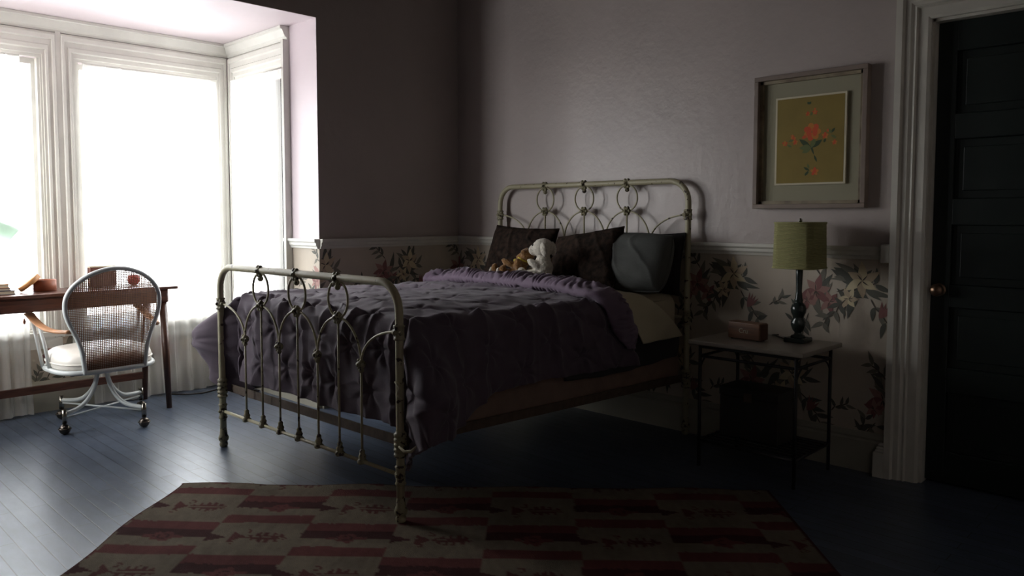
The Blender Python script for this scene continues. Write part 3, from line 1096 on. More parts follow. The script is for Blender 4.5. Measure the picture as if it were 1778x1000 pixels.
def duvet_disp(U, V):
    w = vnoise(U * 3 + 9, V * 3 + 5, 2) * .12
    D = pinches(U + w * .3, V + w * .3)
    on_top = smooth01((U + .02) / .06) * smooth01((BW + .02 - U) / .06) * smooth01((V + .02) / .06)
    D = D * (1 - .5 * on_top)
    # long sharp folds running across the bed
    q = V * 24 + 4.5 * vnoise(U * 1.6 + 3, V * 3 + 1, 5) + 2.2 * vnoise(U * 4, V * 4, 8)
    ridge = 1 - np.abs(np.sin(q))
    top = ((U > -.02) & (U < BW + .02) & (V > -.02)).astype(float)
    D += .017 * (ridge ** 3 - .25) * (.25 + .75 * top) * smooth01((vnoise(U * 2.5 + 20, V * 2.5 + 2, 12) + .35) * 2)
    D += .014 * vnoise(U * 3 + 7, V * 6 + 31, 21) + .010 * vnoise(U * 13 + 7, V * 13 + 3, 22)
    # hanging flaps: vertical creases
    hang = 1 - top
    D += hang * .016 * (1 - np.abs(np.sin(np.where(V < 0, U, V) * 17 + 3 * vnoise(U * 3, V * 3, 31)))) ** 2
    return D


HEAD_V = 1.26
nu, nv = 330, 270
u = np.linspace(-.52, BW + .50, nu)
v = np.linspace(-.49, HEAD_V, nv)
U, V = np.meshgrid(u, v, indexing='ij')
U = np.where(U > BW, BW + (U - BW) * (1 - .22 * smooth01((V - .05) / .4)), U)
U = np.where(U < 0, U * (1 - .12 * smooth01((V - .2) / .5)), U)
base = drape(U, np.where(V > 0, V * (1 - .085 * np.clip(U / BW, 0, 1.25) ** 1.6), V))
N = normals(base)
N = np.where(N[..., 2:3] < -.3, -N, N)
D = duvet_disp(U, V)
D = D * (1 - .55 * smooth01(-U / .15) * smooth01((.2 - V) / .2))
Pt = base + N * D[..., None]
Pt[..., 2] = np.maximum(Pt[..., 2], .17)
dv_root = thing('duvet', 'dark purple pinch-pleated duvet spread over the iron bed', 'duvet', (1.15, -1.2, .78))
ob = MB().grid(Pt.reshape(-1, 3), nu, nv).build('duvet_cover', M['duvet'], dv_root, world=True)
sd = ob.modifiers.new('thickness', 'SOLIDIFY')
sd.thickness = .012
sd.offset = -1

# turned-down, ruched head edge of the duvet: a flattened roll following the same drape
na, nb = 300, 28
uu = np.linspace(-.10, BW + .30, na)
vc_ = (HEAD_V - .045)
ax_ = vc_ + np.zeros((na, nb))
al = np.linspace(0, 2 * pi, nb)
UU = np.repeat(uu[:, None], nb, 1)
AL = np.repeat(al[None, :], na, 0)
taper = np.clip(np.minimum((UU + .10) / .06, (BW + .30 - UU) / .10), .12, 1) ** .5
SK = lambda q: 1 - .085 * np.clip(q / BW, 0, 1.25) ** 1.6
VV = (vc_ + .085 * np.cos(AL) * taper) * SK(UU)
c0 = drape(UU, VV)
n0 = normals(drape(UU, np.repeat((vc_ + np.linspace(-.05, .05, nb))[None, :], na, 0) * SK(UU)))
n0 = np.where(n0[..., 2:3] < -.3, -n0, n0)
ru = np.abs(np.sin(UU * 58 + 13 * vnoise(UU * 9, VV * 14, 41) + 2.2 * np.cos(AL) + 3 * vnoise(UU * 22, AL * 1.5, 43))) ** .8
ru = .5 + (ru - .5) * (.55 + 1.2 * np.clip(vnoise(UU * 14, AL * .7, 47) + .3, 0, 1))
off = .022 + (.038 + .034 * (ru - .5) + .020 * vnoise(UU * 7, AL, 44)) * np.sin(AL) * taper
fold = c0 + n0 * off[..., None]
mb = MB()
mb.grid(fold.reshape(-1, 3), na, nb)
tde = mb.build('turned_edge', M['duvet_lit'], dv_root, world=True)
tde['label'] = 'ruched turned-down edge, lightened as if window-lit'

for pts in (((1.822, -1.95, .565), (1.85, -1.948, .545), (1.838, -1.952, .52), (1.862, -1.945, .50)),
            ((1.842, -1.95, .315), (1.87, -1.945, .30), (1.90, -1.935, .305), (1.915, -1.92, .325))):
    MB().tube(pts, [.004, .006, .006, .003], 8).build('tie', M['sheet'], dv_root, world=True)

# ------------------------------------------------------------------ sheet hanging at the right side
na, nb = 120, 60
uu = np.linspace(.82, BW + .30, na)
tt = np.linspace(0, 1, nb)
UU = np.repeat(uu[:, None], nb, 1)
TT = np.repeat(tt[None, :], na, 0)
over = np.clip(UU - BW, 0, None)
VV = 1.14 + TT * (.20 + .55 * over)
c0 = drape(UU, VV, zt=.815)
c0[..., 2] += .010 * vnoise(UU * 9, VV * 9, 51) + .004 * np.sin(UU * 40 + VV * 20) * (over <= 0)
c0[..., 0] += (.020 + .012 * np.sin(VV * 22 + 1)) * smooth01(over / .2)
sh = thing('bed_sheet', 'ivory sheet folded back and hanging below the grey pillow', 'sheet', (1.8, -.5, .77))
ob = MB().grid(c0.reshape(-1, 3), na, nb).build('sheet_fold', M['sheet'], sh, world=True)
sd = ob.modifiers.new('thickness', 'SOLIDIFY')
sd.thickness = .006
# dark fitted sheet skirt below it
nb2 = 40
VV = np.repeat(np.linspace(.85, 1.72, 80)[:, None], nb2, 1)
SS = np.repeat(np.linspace(0, 1, nb2)[None, :], 80, 0)
px, py = plan(BW + .041 + .012 * np.sin(pi * SS) + .006 * np.sin(VV * 30), VV)
pz_ = .60 - .17 * SS + .02 * np.sin(VV * 4)
fs = thing('fitted_sheet', 'dark fitted sheet edge between mattress and box spring, right side', 'sheet', (1.88, -.5, .5))
ob = MB().grid(np.stack([px, py, pz_], -1).reshape(-1, 3), 80, nb2).build('sheet_side', M['grey_cov'], fs, world=True)
ob.modifiers.new('thickness', 'SOLIDIFY').thickness = .006

# ------------------------------------------------------------------ pillows
def pillow(nm, label, m_, c, w, h, th, lean, yaw, roll, seed, sharp=3.2, soft=0.0):
    n = 70
    g = np.linspace(-1, 1, n)
    A, B = np.meshgrid(g, g, indexing='ij')
    prof = (1 - np.abs(A) ** sharp) * (1 - np.abs(B) ** sharp)
    prof = np.clip(prof, 0, None) ** .48
    # corners stay as ears: edges curve in between them
    X = A * w / 2 * (1 - .055 * (1 - B * B) * np.abs(A) ** 2)
    Z = B * h / 2 * (1 - .07 * (1 - A * A) * np.abs(B) ** 2)
    X = X * (1 - soft * (A * B) ** 2)
    Z = Z * (1 - soft * (A * B) ** 2)
    wr = .012 * vnoise(A * 3 + 5, B * 3 + seed, seed) + .010 * (1 - np.abs(np.sin(A * 5 + 3 * vnoise(A * 2, B * 2 + 3, seed + 1) + B * 2))) ** 3
    front = -(th / 2) * prof - wr * prof
    backs = (th / 2) * prof
    root = thing(nm, label, 'pillow', c, 0, None)
    root.rotation_euler = (lean, roll, yaw)
    mb = MB()
    mb.grid(np.stack([X, front, Z], -1).reshape(-1, 3), n, n)
    mb.grid(np.stack([X, backs, Z], -1).reshape(-1, 3), n, n)
    mb.build('pillow_case', m_, root)
    # piped seam round the rim
    rim = [(X[i, 0], 0, Z[i, 0]) for i in range(n)] + [(X[-1, j], 0, Z[-1, j]) for j in range(1, n)] + \
          [(X[i, -1], 0, Z[i, -1]) for i in range(n - 2, -1, -1)] + [(X[0, j], 0, Z[0, j]) for j in range(n - 2, 0, -1)]
    MB().tube(rim, .004, 6, closed=True).build('piping', m_, root)
    return root


pillow('pillow', 'brown patterned pillow behind the plush toys, leftmost on the bed', M['pil_brown'], (.885, -.28, .97), .50, .36, .15, radians(-22), radians(4), radians(2), 3)
pillow('pillow', 'dark brown patterned pillow tilted up, between plush toys and grey pillow', M['pil_brown'], (1.435, -.32, .95), .50, .36, .16, radians(-24), radians(-2), radians(-8), 8, 3.6)
pillow('pillow', 'charcoal grey pillow at the right end of the bed', M['pil_grey'], (1.725, -.26, .955), .52, .35, .22, radians(-20), radians(-5), radians(0), 12, 2.4, .13)
pillow('pillow', 'black-brown pillow standing hidden behind the charcoal pillow', M['pil_dark'], (1.72, -.12, .945), .46, .34, .09, radians(-10), 0, 0, 15)

# ------------------------------------------------------------------ plush toys
def fuzzy(nm, balls, m_, root, vox=.006):
    mb = MB()
    for b_ in balls:
        c, r = b_[0], b_[1]
        R = None
        if len(b_) > 2:
            R = np.array(Matrix.Rotation(radians(b_[2]), 3, b_[3]))
        mb.ball(c, r, 20, R=R)
    o = mb.build(nm, m_, root)
    rm = o.modifiers.new('merge', 'REMESH')
    rm.mode = 'VOXEL'
    rm.voxel_size = vox
    rm.use_smooth_shade = True
    sm = o.modifiers.new('soften', 'SMOOTH')
    sm.iterations = 4
    tx = bpy.data.textures.new(nm + '_pile', 'CLOUDS')
    tx.noise_scale = .012
    dp = o.modifiers.new('pile', 'DISPLACE')
    dp.texture = tx
    dp.strength = .007
    dp.mid_level = .5
    return o


# white toy, facing left (-x), sitting; local: x forward is -x
wt = thing('plush_toy', 'white plush dog sitting upright against the pillows', 'plush toy', (1.33, -.555, .858), radians(12))
fuzzy('body', [((0, 0, .06), (.058, .05, .065)), ((.002, 0, .105), (.042, .04, .04)), ((-.05, -.045, .025), (.05, .026, .026), 12, 'Z'),
               ((-.05, .045, .025), (.05, .026, .026), -12, 'Z'), ((-.105, -.058, .032), (.026, .026, .032)), ((-.105, .058, .032), (.026, .026, .032)),
               ((-.035, -.048, .085), (.045, .02, .02), 30, 'Y'), ((-.035, .048, .085), (.045, .02, .02), 30, 'Y'),
               ((.0, 0, .172), (.062, .056, .052)), ((-.055, 0, .158), (.034, .036, .032))], M['white_fur'], wt)
for sg in (-1, 1):
    fuzzy('ear', [((.034, sg * .05, .165), (.022, .014, .042), -12, 'Y')], M['white_fur'], wt, .004)
    MB().ball((-.048, sg * .032, .186), .006, 10).build('eye', M['black'], wt)
MB().ball((-.09, 0, .166), (.007, .01, .007), 10).build('nose', M['black'], wt)

bt = thing('plush_toy', 'caramel plush bear with yellow ribbon slumped beside the white dog', 'plush toy', (1.145, -.56, .862), radians(20))
fuzzy('body', [((0, 0, .045), (.05, .046, .05)), ((.03, 0, .085), (.04, .038, .036)), ((.055, .0, .125), (.047, .045, .038), -25, 'Y'),
               ((.015, -.005, .108), (.026, .026, .022)), ((.05, -.045, .14), (.016, .012, .016)), ((.085, .03, .15), (.016, .012, .016)),
               ((-.04, -.045, .075), (.055, .019, .019), 25, 'Y'), ((.02, -.055, .07), (.022, .022, .036)),
               ((-.075, -.055, .03), (.024, .022, .034)), ((-.06, -.04, .02), (.05, .02, .02)), ((-.16, .02, .032), (.022, .024, .04)),
               ((-.08, .02, .018), (.08, .022, .02))], M['brown_fur'], bt)
MB().lathe([(.034, -.006), (.04, -.003), (.04, .003), (.034, .006)], (.033, 0, .098), 20, axis=(.45, 0, .9)).ball((-.005, -.03, .092), (.014, .008, .01), 10).build('ribbon', M['ribbon'], bt)
for p in ((-.098, -.058, .03), (-.18, .016, .026)):
    fuzzy('foot_pad', [(p, (.013, .02, .022))], M['white_fur'], bt, .004)
for sg in (-1, 1):
    MB().ball((.024, sg * .02 - .005, .14), .004, 8).build('eye', M['black'], bt)
MB().ball((-.012, -.005, .112), (.006, .008, .005), 8).build('nose', M['black'], bt)

# ------------------------------------------------------------------ framed print
pf = thing('framed_print', 'framed flower print hanging above the side table', 'picture', (2.59, 0, 1.57))
px0, px1, pz0, pz1 = 2.312, 2.868, 1.242, 1.902
mb = MB()
dp_, wd = .05, .022
for a in ((px0, px1, pz0, pz0 + wd), (px0, px1, pz1 - wd, pz1)):
    mb.box(a[0], -dp_, a[2], a[1], -.002, a[3], 1)
for a in ((px0, px0 + wd), (px1 - wd, px1)):
    mb.box(a[0], -dp_, pz0 + wd, a[1], -.002, pz1 - wd, 1)
bevel(mb.build('outer_frame', [M['frame'], M['frame_side']], pf, world=True), .002)
mb = MB()
i0 = wd
for (xa, xb, za, zb_) in ((px0 + i0, px1 - i0, pz0 + i0, pz0 + i0 + .016), (px0 + i0, px1 - i0, pz1 - i0 - .016, pz1 - i0),
                          (px0 + i0, px0 + i0 + .016, pz0 + i0, pz1 - i0), (px1 - i0 - .016, px1 - i0, pz0 + i0, pz1 - i0)):
    mb.box(xa, -.028, za, xb, -.004, zb_)
mb.build('inner_slip', M['frame'], pf, world=True)
MB().box(px0 + i0, -.012, pz0 + i0, px1 - i0, -.003, pz1 - i0).build('mat_board', M['matboard'], pf, world=True)
cx0, cx1, cz0, cz1 = 2.418, 2.768, 1.358, 1.79
mb = MB()
mb.box(cx0, -.026, cz0, cx1, -.0125, cz1, 0)
mb.box(cx0 + .009, -.0265, cz0 + .009, cx1 - .009, -.026, cz1 - .009, 1)
nl = [0]


def ink(pts, mi):
    nl[0] += 1
    mb.add([(x, -.0268 - nl[0] * .000006, z) for x, z in pts], [tuple(range(len(pts)))], mi)


def blob(x, z, rx, rz, a=0, mi=2, n=12):
    ink([(x + rx * cos(t) * cos(a) - rz * sin(t) * sin(a), z + rx * cos(t) * sin(a) + rz * sin(t) * cos(a)) for t in np.linspace(0, 2 * pi, n + 1)[:-1]], mi)


def pleaf(x, z, a, L, w, mi):
    pts = [(L * t, w * sin(pi * t)) for t in np.linspace(0, 1, 8)] + [(L * t, -w * sin(pi * t)) for t in np.linspace(1, 0, 8)[1:-1]]
    ink([(x + p * cos(a) - q * sin(a), z + p * sin(a) + q * cos(a)) for p, q in pts], mi)


def bloom(x, z, r, mi=2, mi2=3, n=5):
    for k in range(n):
        a = 2 * pi * k / n + .3
        blob(x + r * .55 * cos(a), z + r * .55 * sin(a), r * .55, r * .4, a, mi if k % 2 else mi2)
    blob(x, z, r * .45, r * .45, 0, mi)


X_, Z_ = 2.597, 1.585
for sgm in ((.0, -.03, .02, -.085), (.02, -.085, .035, -.12)):
    L = math.hypot(sgm[2] - sgm[0], sgm[3] - sgm[1])
    pleaf(X_ + sgm[0], Z_ + sgm[1], atan2(sgm[3] - sgm[1], sgm[2] - sgm[0]), L, .005, 4)
for a, L, mi in ((2.5, .075, 4), (.6, .065, 4), (3.6, .05, 5), (2.9, .045, 5), (1.2, .05, 5), (3.1, .06, 5)):
    pleaf(X_ + .005, Z_ - .05, a, L, .012, mi)
for k in range(7):
    a = 2 * pi * k / 7
    blob(X_ + .008 + .024 * cos(a), Z_ + .027 + .024 * sin(a), .02, .016, a, 2 if k % 2 else 3)
blob(X_ - .008, Z_ + .028, .013, .024, 0, 2)
blob(X_ + .022, Z_ + .028, .013, .024, 0, 2)
blob(X_ - .03, Z_ + .004, .012, .008, .3, 2)
for x, z, r, mi in ((-.085, .0, .013, 2), (-.075, -.018, .013, 2), (-.09, .012, .008, 3), (-.128, -.022, .013, 3), (.072, .005, .015, 2),
                    (.085, .028, .007, 2), (.118, -.03, .012, 2), (-.015, .115, .011, 2), (.02, .12, .012, 3), (.025, -.165, .019, 2), (.02, .135, .006, 2)):
    bloom(X_ + x, Z_ + z, r, mi, 3 if mi == 2 else 2)
for x, z, a, L, mi in ((-.11, -.012, .2, .03, 5), (-.115, -.03, -.4, .025, 5), (.1, .015, .9, .03, 4), (.105, .012, 2.2, .028, 5), (.1, .005, -.5, .03, 5), (.075, -.01, -2.0, .02, 4),
                       (-.01, .16, .9, .016, 4), (-.008, .16, 2.2, .016, 4), (.0, -.16, 2.6, .035, 4), (0, -.165, 3.6, .032, 5), (-.005, -.16, -2.2, .03, 4), (-.003, -.15, 1.9, .025, 5), (.0, .105, 1.2, .02, 5)):
    pleaf(X_ + x, Z_ + z, a, L, .006, mi)
pr = mb.build('print', [M['card'], M['ochre'], M['p_red'], M['p_orange'], M['p_green'], M['p_green2']], pf, world=True)
pr['label'] = 'ochre sheet with coral flowers'

# ------------------------------------------------------------------ side table
TX0, TX1, TY0, TY1, TZ = 2.225, 2.795, -.50, -.075, .610
st = thing('side_table', 'black wrought iron side table with grey stone top beside the bed', 'table', ((TX0 + TX1) / 2, -.29, 0))
MB().rbox(TX0, TY0, TZ - .022, TX1, TY1, TZ, .005).build('tabletop', M['marble'], st, world=True)
lx0, lx1, ly0, ly1 = TX0 + .055, TX1 - .04, TY0 + .02, TY1 - .035
for x in (lx0, lx1):
    for y in (ly0, ly1):
        MB().tube([(x, y, 0), (x, y, TZ - .023)], .0085, 8).build('leg', M['wrought'], st, world=True)
for z, nm in ((TZ - .03, 'top_rail'), (TZ - .075, 'apron_rail'), (.125, 'shelf_rail')):
    for a, b_ in (((lx0, ly0), (lx1, ly0)), ((lx1, ly0), (lx1, ly1)), ((lx1, ly1), (lx0, ly1)), ((lx0, ly1), (lx0, ly0))):
        MB().tube([(*a, z), (*b_, z)], .007, 8).build(nm, M['wrought'], st, world=True)
for k in range(1, 9):
    y = ly0 + (ly1 - ly0) * k / 9
    MB().box(lx0, y - .009, .129, lx1, y + .009, .135).build('shelf_slat', M['wrought'], st, world=True)
for x in (lx0, lx1):
    for sg in (1, -1):
        cc = (ly0 if sg > 0 else ly1)
        MB().tube([(x, cc + sg * (.09 * (1 - cos(t))), TZ - .075 - .09 + .09 * sin(t)) for t in np.linspace(0, pi / 2, 9)], .004, 6).build('corner_brace', M['wrought'], st, world=True)

# dark case on the lower shelf
cs = thing('storage_case', 'dark box standing on the lower shelf of the side table', 'box', (2.47, -.27, .136))
cs.rotation_euler[2] = 0
MB().rbox(-.15, -.09, 0, .15, .09, .20, .006).build('case_body', M['darkbox'], cs)
MB().rbox(-.153, -.093, .2005, .153, .093, .245, .006).build('case_lid', M['darkbox'], cs)
MB().box(-.02, -.099, .185, .02, -.0935, .225).build('clasp', M['rust'], cs)

# radio-like wooden box
rd = thing('radio', 'small wooden tabletop box radio with pale letters on the side table', 'radio', (2.43, -.30, TZ + .0005), radians(-6))
MB().rbox(-.088, -.035, .004, .088, .035, .085, .006).build('cabinet', M['radio'], rd)
MB().box(.0885, -.03, .008, .0905, .03, .08).build('side_panel', M['radio_dark'], rd)
for x in (-.07, .07):
    for y in (-.025, .025):
        MB().lathe([(.001, 0), (.006, 0), (.006, .004), (.001, .004)], (x, y, 0), 8).build('foot', M['black'], rd)
fc = bpy.data.curves.new('lettering', 'FONT')
fc.body = 'Cru'
fc.size = .032
fc.extrude = .0006
fc.align_x = 'CENTER'
fo = bpy.data.objects.new('lettering', fc)
COL.objects.link(fo)
fo.parent = rd
fo.location = (.0, -.0358, .034)
fo.rotation_euler = (radians(90), 0, 0)
fc.materials.append(M['letter'])
dg = bpy.context.evaluated_depsgraph_get()
lm = bpy.data.meshes.new_from_object(fo.evaluated_get(dg))
fl = bpy.data.objects.new('lettering', lm)
COL.objects.link(fl)
fl.parent = rd
fl.location, fl.rotation_euler = fo.location, fo.rotation_euler
bpy.data.objects.remove(fo)
fl.name = 'lettering'
fl['label'] = 'pale lettering'

# table lamp
LX, LY = 2.635, -.20
tl_ = thing('table_lamp', 'turned dark green table lamp with square olive shade on the side table', 'lamp', (LX, LY, TZ + .0005))
mb = MB().rbox(-.05, -.05, 0, .05, .05, .022, .006)
mb.lathe([(.001, .02), (.034, .022), (.032, .03), (.018, .036), (.016, .046), (.026, .058), (.034, .08), (.034, .095), (.024, .112), (.026, .122), (.034, .14), (.036, .158), (.03, .176), (.02, .186),
          (.018, .192), (.021, .198), (.017, .206), (.0135, .24), (.0155, .31), (.0165, .365), (.012, .372), (.001, .372)], (0, 0, 0), 24)
mb.build('lamp_base', M['lampbase'], tl_)
MB().lathe([(.001, .372), (.011, .372), (.011, .42), (.004, .425), (.003, .566), (.008, .569), (.007, .58), (.001, .584)], (0, 0, 0), 12).build('harp_and_finial', M['chrome'], tl_)


def cut_square(h, c, z):
    return [(-h, -h + c, z), (-h + c, -h, z), (h - c, -h, z), (h, -h + c, z), (h, h - c, z), (h - c, h, z), (-h + c, h, z), (-h, h - c, z)]


mb = MB()
z0, z1, hh, cc = .352, .562, .093, .024
a = cut_square(hh + .004, cc, z0) + cut_square(hh, cc, z1)
b_ = cut_square(hh, cc - .002, z0) + cut_square(hh - .004, cc - .002, z1)
mb.add(a, [(i, (i + 1) % 8, 8 + (i + 1) % 8, 8 + i) for i in range(8)], 0)
mb.add(b_, [(i, 8 + i, 8 + (i + 1) % 8, (i + 1) % 8) for i in range(8)], 0)
mb.add(a[:8] + b_[:8], [(i, 8 + i, 8 + (i + 1) % 8, (i + 1) % 8) for i in range(8)], 0)
mb.add(a[8:] + b_[8:], [(i, 8 + i, 8 + (i + 1) % 8, (i + 1) % 8) for i in range(8)], 0)
# woven courses
for k in range(1, 34):
    t = k / 34
    z = z0 + (z1 - z0) * t
    mb.tube(cut_square(hh + .0045 - .004 * t, cc, z), .0022, 5, closed=True)
mb.build('lamp_shade', M['shade'], tl_)
for z in (z0, z1):
    MB().tube(cut_square(hh + (.005 if z == z0 else .001), cc, z), .0045, 6, closed=True).build('shade_trim', M['shade'], tl_)
sp = MB()
for k in range(4):
    a_ = k * pi / 2
    sp.tube([(0, 0, z1 - .006), (hh * .97 * cos(a_), hh * .97 * sin(a_), z1 - .006)], .0025, 6)
sp.build('shade_spider', M['chrome'], tl_)
tag(MB().tube([(LX - .045, LY + .02, TZ + .006), (LX - .09, LY + .03, TZ + .005), (LX - .13, LY + .06, TZ + .005), (LX - .17, LY + .09, TZ + .005), (LX - .15, LY + .115, TZ + .005)], .0035, 6)
    .build('power_cord', M['cord']), 'thin brown lamp cord lying on the stone tabletop', 'cord')

# ------------------------------------------------------------------ patterned rug (rotated about 43 degrees)
RA = np.array([.754, -2.343])
RE1 = np.array([.736, .677])
RE2 = np.array([.677, -.736])
RLEN, RWID = 2.62, 1.75
BEI, RED, DRK, MOT = srgb(112, 102, 88), srgb(96, 56, 54), srgb(66, 38, 38), srgb(84, 50, 47)
st_ = .009
n1, n2 = int(RLEN / st_), int(RWID / st_)
A1 = np.linspace(0, RLEN, n1 + 1)
A2 = np.linspace(0, RWID, n2 + 1)
G1, G2 = np.meshgrid(A1, A2, indexing='ij')
PER, CW = .587, .3475
wob = .006 * vnoise(G1 * 30, G2 * 30, 61) + .004 * vnoise(G1 * 90, G2 * 90, 62)
col_i = np.floor((G1 - .018 + wob) / CW).astype(int)
uu = (G1 - .018 + wob) / CW - col_i                 # 0..1 across a block
ph = np.where(np.mod(col_i, 2) == 0, .073, .073 + .2935 - .587)
w_ = np.mod(G2 + wob - ph, PER)
cidx = np.zeros(G1.shape, int)                       # 0 beige 1 red 2 dark 3 motif
cidx[w_ < .076] = 1
lo = (w_ > .367) & (w_ <= .437)
cidx[lo] = 1
cidx[(w_ > .437) & (w_ <= .510)] = 2
# leaf-and-arrow band in the wide beige stripe (centre .222)
y = (w_ - .215)
tri = (uu < .22) & (np.abs(y + .0) < .035 * (1 - uu / .22)) & (y > -.035)
cidx[tri] = 2
tri2 = (uu > .26) & (uu < .42) & (np.abs(y) < .046 * (1 - (uu - .26) / .16))
cidx[tri2] = 3
lx = (uu - .42) / .46
leafm = (lx > 0) & (lx < 1) & (np.abs(y) < .046 * np.sin(pi * np.clip(lx, 0, 1)) ** .7 * (.72 + .28 * np.sign(np.sin(lx * 34 + np.sign(y) * 1.2))))
cidx[leafm] = 3
vein = leafm & (np.abs(y) < .0035)
cidx[vein] = 0
for cu_, cy_ in ((.40, -.05), (.30, .05)):
    rr = np.hypot((uu - cu_) * CW, y - cy_)
    cidx[(rr > .010) & (rr < .017) & ((uu - cu_) * CW > -.008)] = 3
# flower at the edge of the dark stripe
yf_ = w_ - .505
uf = (uu - .52) * CW
rf = np.hypot(uf, yf_)
tf = np.arctan2(yf_, uf)
cidx[rf < .034 + .012 * np.abs(np.cos(2.5 * tf))] = 1
cidx[(rf > .016) & (rf < .021)] = 2
cidx[(np.abs(yf_) < .012) & (np.abs(uf) < .075) & (np.abs(uf) > .04)] = 1
tri3 = (uu > .80) & (np.abs(w_ - .055) < .02 * (uu - .8) / .2)
pal = np.array([BEI, RED, DRK, MOT])
C = pal[cidx][..., :3].copy()
mott = 1 + .22 * vnoise(G1 * 60, G2 * 25, 64) + .25 * vnoise(G1 * 9, G2 * 9, 65) + .15 * vnoise(G1 * 130, G2 * 130, 66)
C *= mott[..., None]
edge_b = np.minimum(np.minimum(G1, RLEN - G1), np.minimum(G2, RWID - G2))
C[edge_b < .012] = np.array(DRK[:3]) * 1.1
wave = .006 * np.sin(G1 * 9 + 2 * G2) * np.exp(-edge_b / .12) + .005 * vnoise(G1 * 6, G2 * 6, 67)
hz = .006 + np.clip(wave, -.003, .02) * (edge_b > -1)
hz[edge_b < .004] = .001
edgewob = .012 * np.sin(G2 * 9.0 + .5) * np.exp(-G1 / .1) * (G2 > 0)
GX = RA[0] + RE1[0] * (G1 + edgewob) + RE2[0] * G2
GY = RA[1] + RE1[1] * (G1 + edgewob) + RE2[1] * G2
M['rug'] = mat('woven_wool_rug', (1, 1, 1), .95, spec=.1, attr='weave', bump=.5, bscale=260)
mb = MB().grid(np.stack([GX, GY, hz], -1).reshape(-1, 3), n1 + 1, n2 + 1)
rug = mb.build('area_rug', M['rug'])
ca = rug.data.color_attributes.new('weave', 'FLOAT_COLOR', 'POINT')
cc4 = np.ones((C.shape[0] * C.shape[1], 4), np.float32)
cc4[:, :3] = C.reshape(-1, 3)
ca.data.foreach_set('color', cc4.ravel())
tag(rug, 'woven beige and dark red geometric rug under the bed foot', 'rug')

# ------------------------------------------------------------------ desk
dk = thing('writing_desk', 'dark walnut writing desk with splayed legs in front of the bay windows', 'desk', (-.70, -1.74, 0), 0)
# local: x = 0 front edge, -x towards the wall, y = 0 right end, -y left
MB().rbox(-.37, -1.5, .748, .0, 0, .766, .004).build('desktop', M['wood'], dk)
mb = MB()
mb.box(-.36, -1.46, .666, -.03, -.05, .7475)
bevel(mb.build('drawer_case', M['wood'], dk), .004)
for k in range(3):
    MB().rbox(-.0298, -1.43 + k * .465, .674, -.022, -.99 + k * .465, .738, .003).build('drawer_front', M['wood'], dk)
for (x, y, dx, dy) in ((-.06, -.075, .06, -.0), (-.33, -.075, -.02, -.02), (-.06, -1.43, .06, -.04), (-.33, -1.43, -.02, .0)):
    MB().tube([(x + dx, y + dy, .0), (x + dx * .5, y + dy * .5, .35), (x, y, .665)], [.016, .021, .024], 12).build('leg', M['wood_leg'], dk)
MB().box(-.36, -1.43, .14, -.335, -.09, .185).build('stretcher', M['wood'], dk)

# things on the desk (world coordinates)
DZT = .7665


def book(nm, label, c, w, d, h, rz, m_):
    r = thing(nm, label, 'book', c, rz, 'books at the left end of the desk')
    mb = MB()
    mb.box(-w / 2, -d / 2, 0, w / 2, d / 2, .003)
    mb.box(-w / 2, -d / 2, h - .003, w / 2, d / 2, h)
    mb.box(-w / 2, -d / 2, .003, w / 2, -d / 2 + .003, h - .003)
    mb.build('cover', m_, r)
    MB().box(-w / 2 + .003, -d / 2 + .0035, .0032, w / 2 - .003, d / 2 - .004, h - .0032).build('pages', M['pages'], r)


book('book', 'grey-blue book at the bottom of the desk stack', (-.90, -2.735, DZT), .19, .26, .022, 0.05, M['book_b'])
book('book', 'slim dark book, second from the bottom of the desk stack', (-.905, -2.745, DZT + .0225), .18, .25, .014, -.04, M['book_b'])
book('book', 'tan book lying on the dark books of the desk stack', (-.90, -2.755, DZT + .037), .17, .25, .022, .02, M['book_a'])
book('book', 'cream book on top of the desk stack', (-.90, -2.79, DZT + .0595), .15, .22, .012, .1, M['book_c'])

rb = thing('round_box', 'open round bentwood box on the desk', 'box', (-.93, -2.425, DZT))
MB().lathe([(.001, 0), (.06, 0), (.061, .066), (.057, .066), (.056, .004), (.001, .004)], (0, 0, 0), 36).build('box_body', M['box_wood'], rb)
MB().box(-.004, -.0625, .003, .016, -.0605, .063).build('lap_seam', M['box_wood'], rb)
ld = thing('bentwood_lid', 'round bentwood lid leaning against the open box', 'lid', (-.90, -2.515, DZT + .058))
MB().lathe([(.001, .01), (.064, .01), (.065, .008), (.065, -.016), (.062, -.016), (.0615, .005), (.001, .005)], (0, 0, 0), 36).build('lid_shell', M['box_lid'], ld)
ld.rotation_euler = (radians(40), radians(-6), 0)

fb = thing('keepsake_box', 'brown box standing on the desk behind the caned chair back', 'box', (-1.0, -2.09, DZT))
MB().rbox(-.03, -.075, 0, .03, .075, .12, .004).build('box_body', M['brick_box'], fb)
MB().rbox(-.032, -.077, .1205, .032, .077, .13, .003).build('box_lid', M['book_c'], fb)
ap = thing('apple', 'round red apple on the desk beside the brown box', 'apple', (-.96, -1.915, DZT))
MB().lathe([(.001, .006), (.012, .0), (.026, .006), (.037, .026), (.039, .042), (.034, .058), (.022, .067), (.01, .065), (.001, .058)], (0, 0, 0), 24).build('fruit', M['red'], ap)
MB().tube([(0, 0, .056), (.002, 0, .07), (.006, 0, .08)], .0016, 6).build('stem', M['stem'], ap)

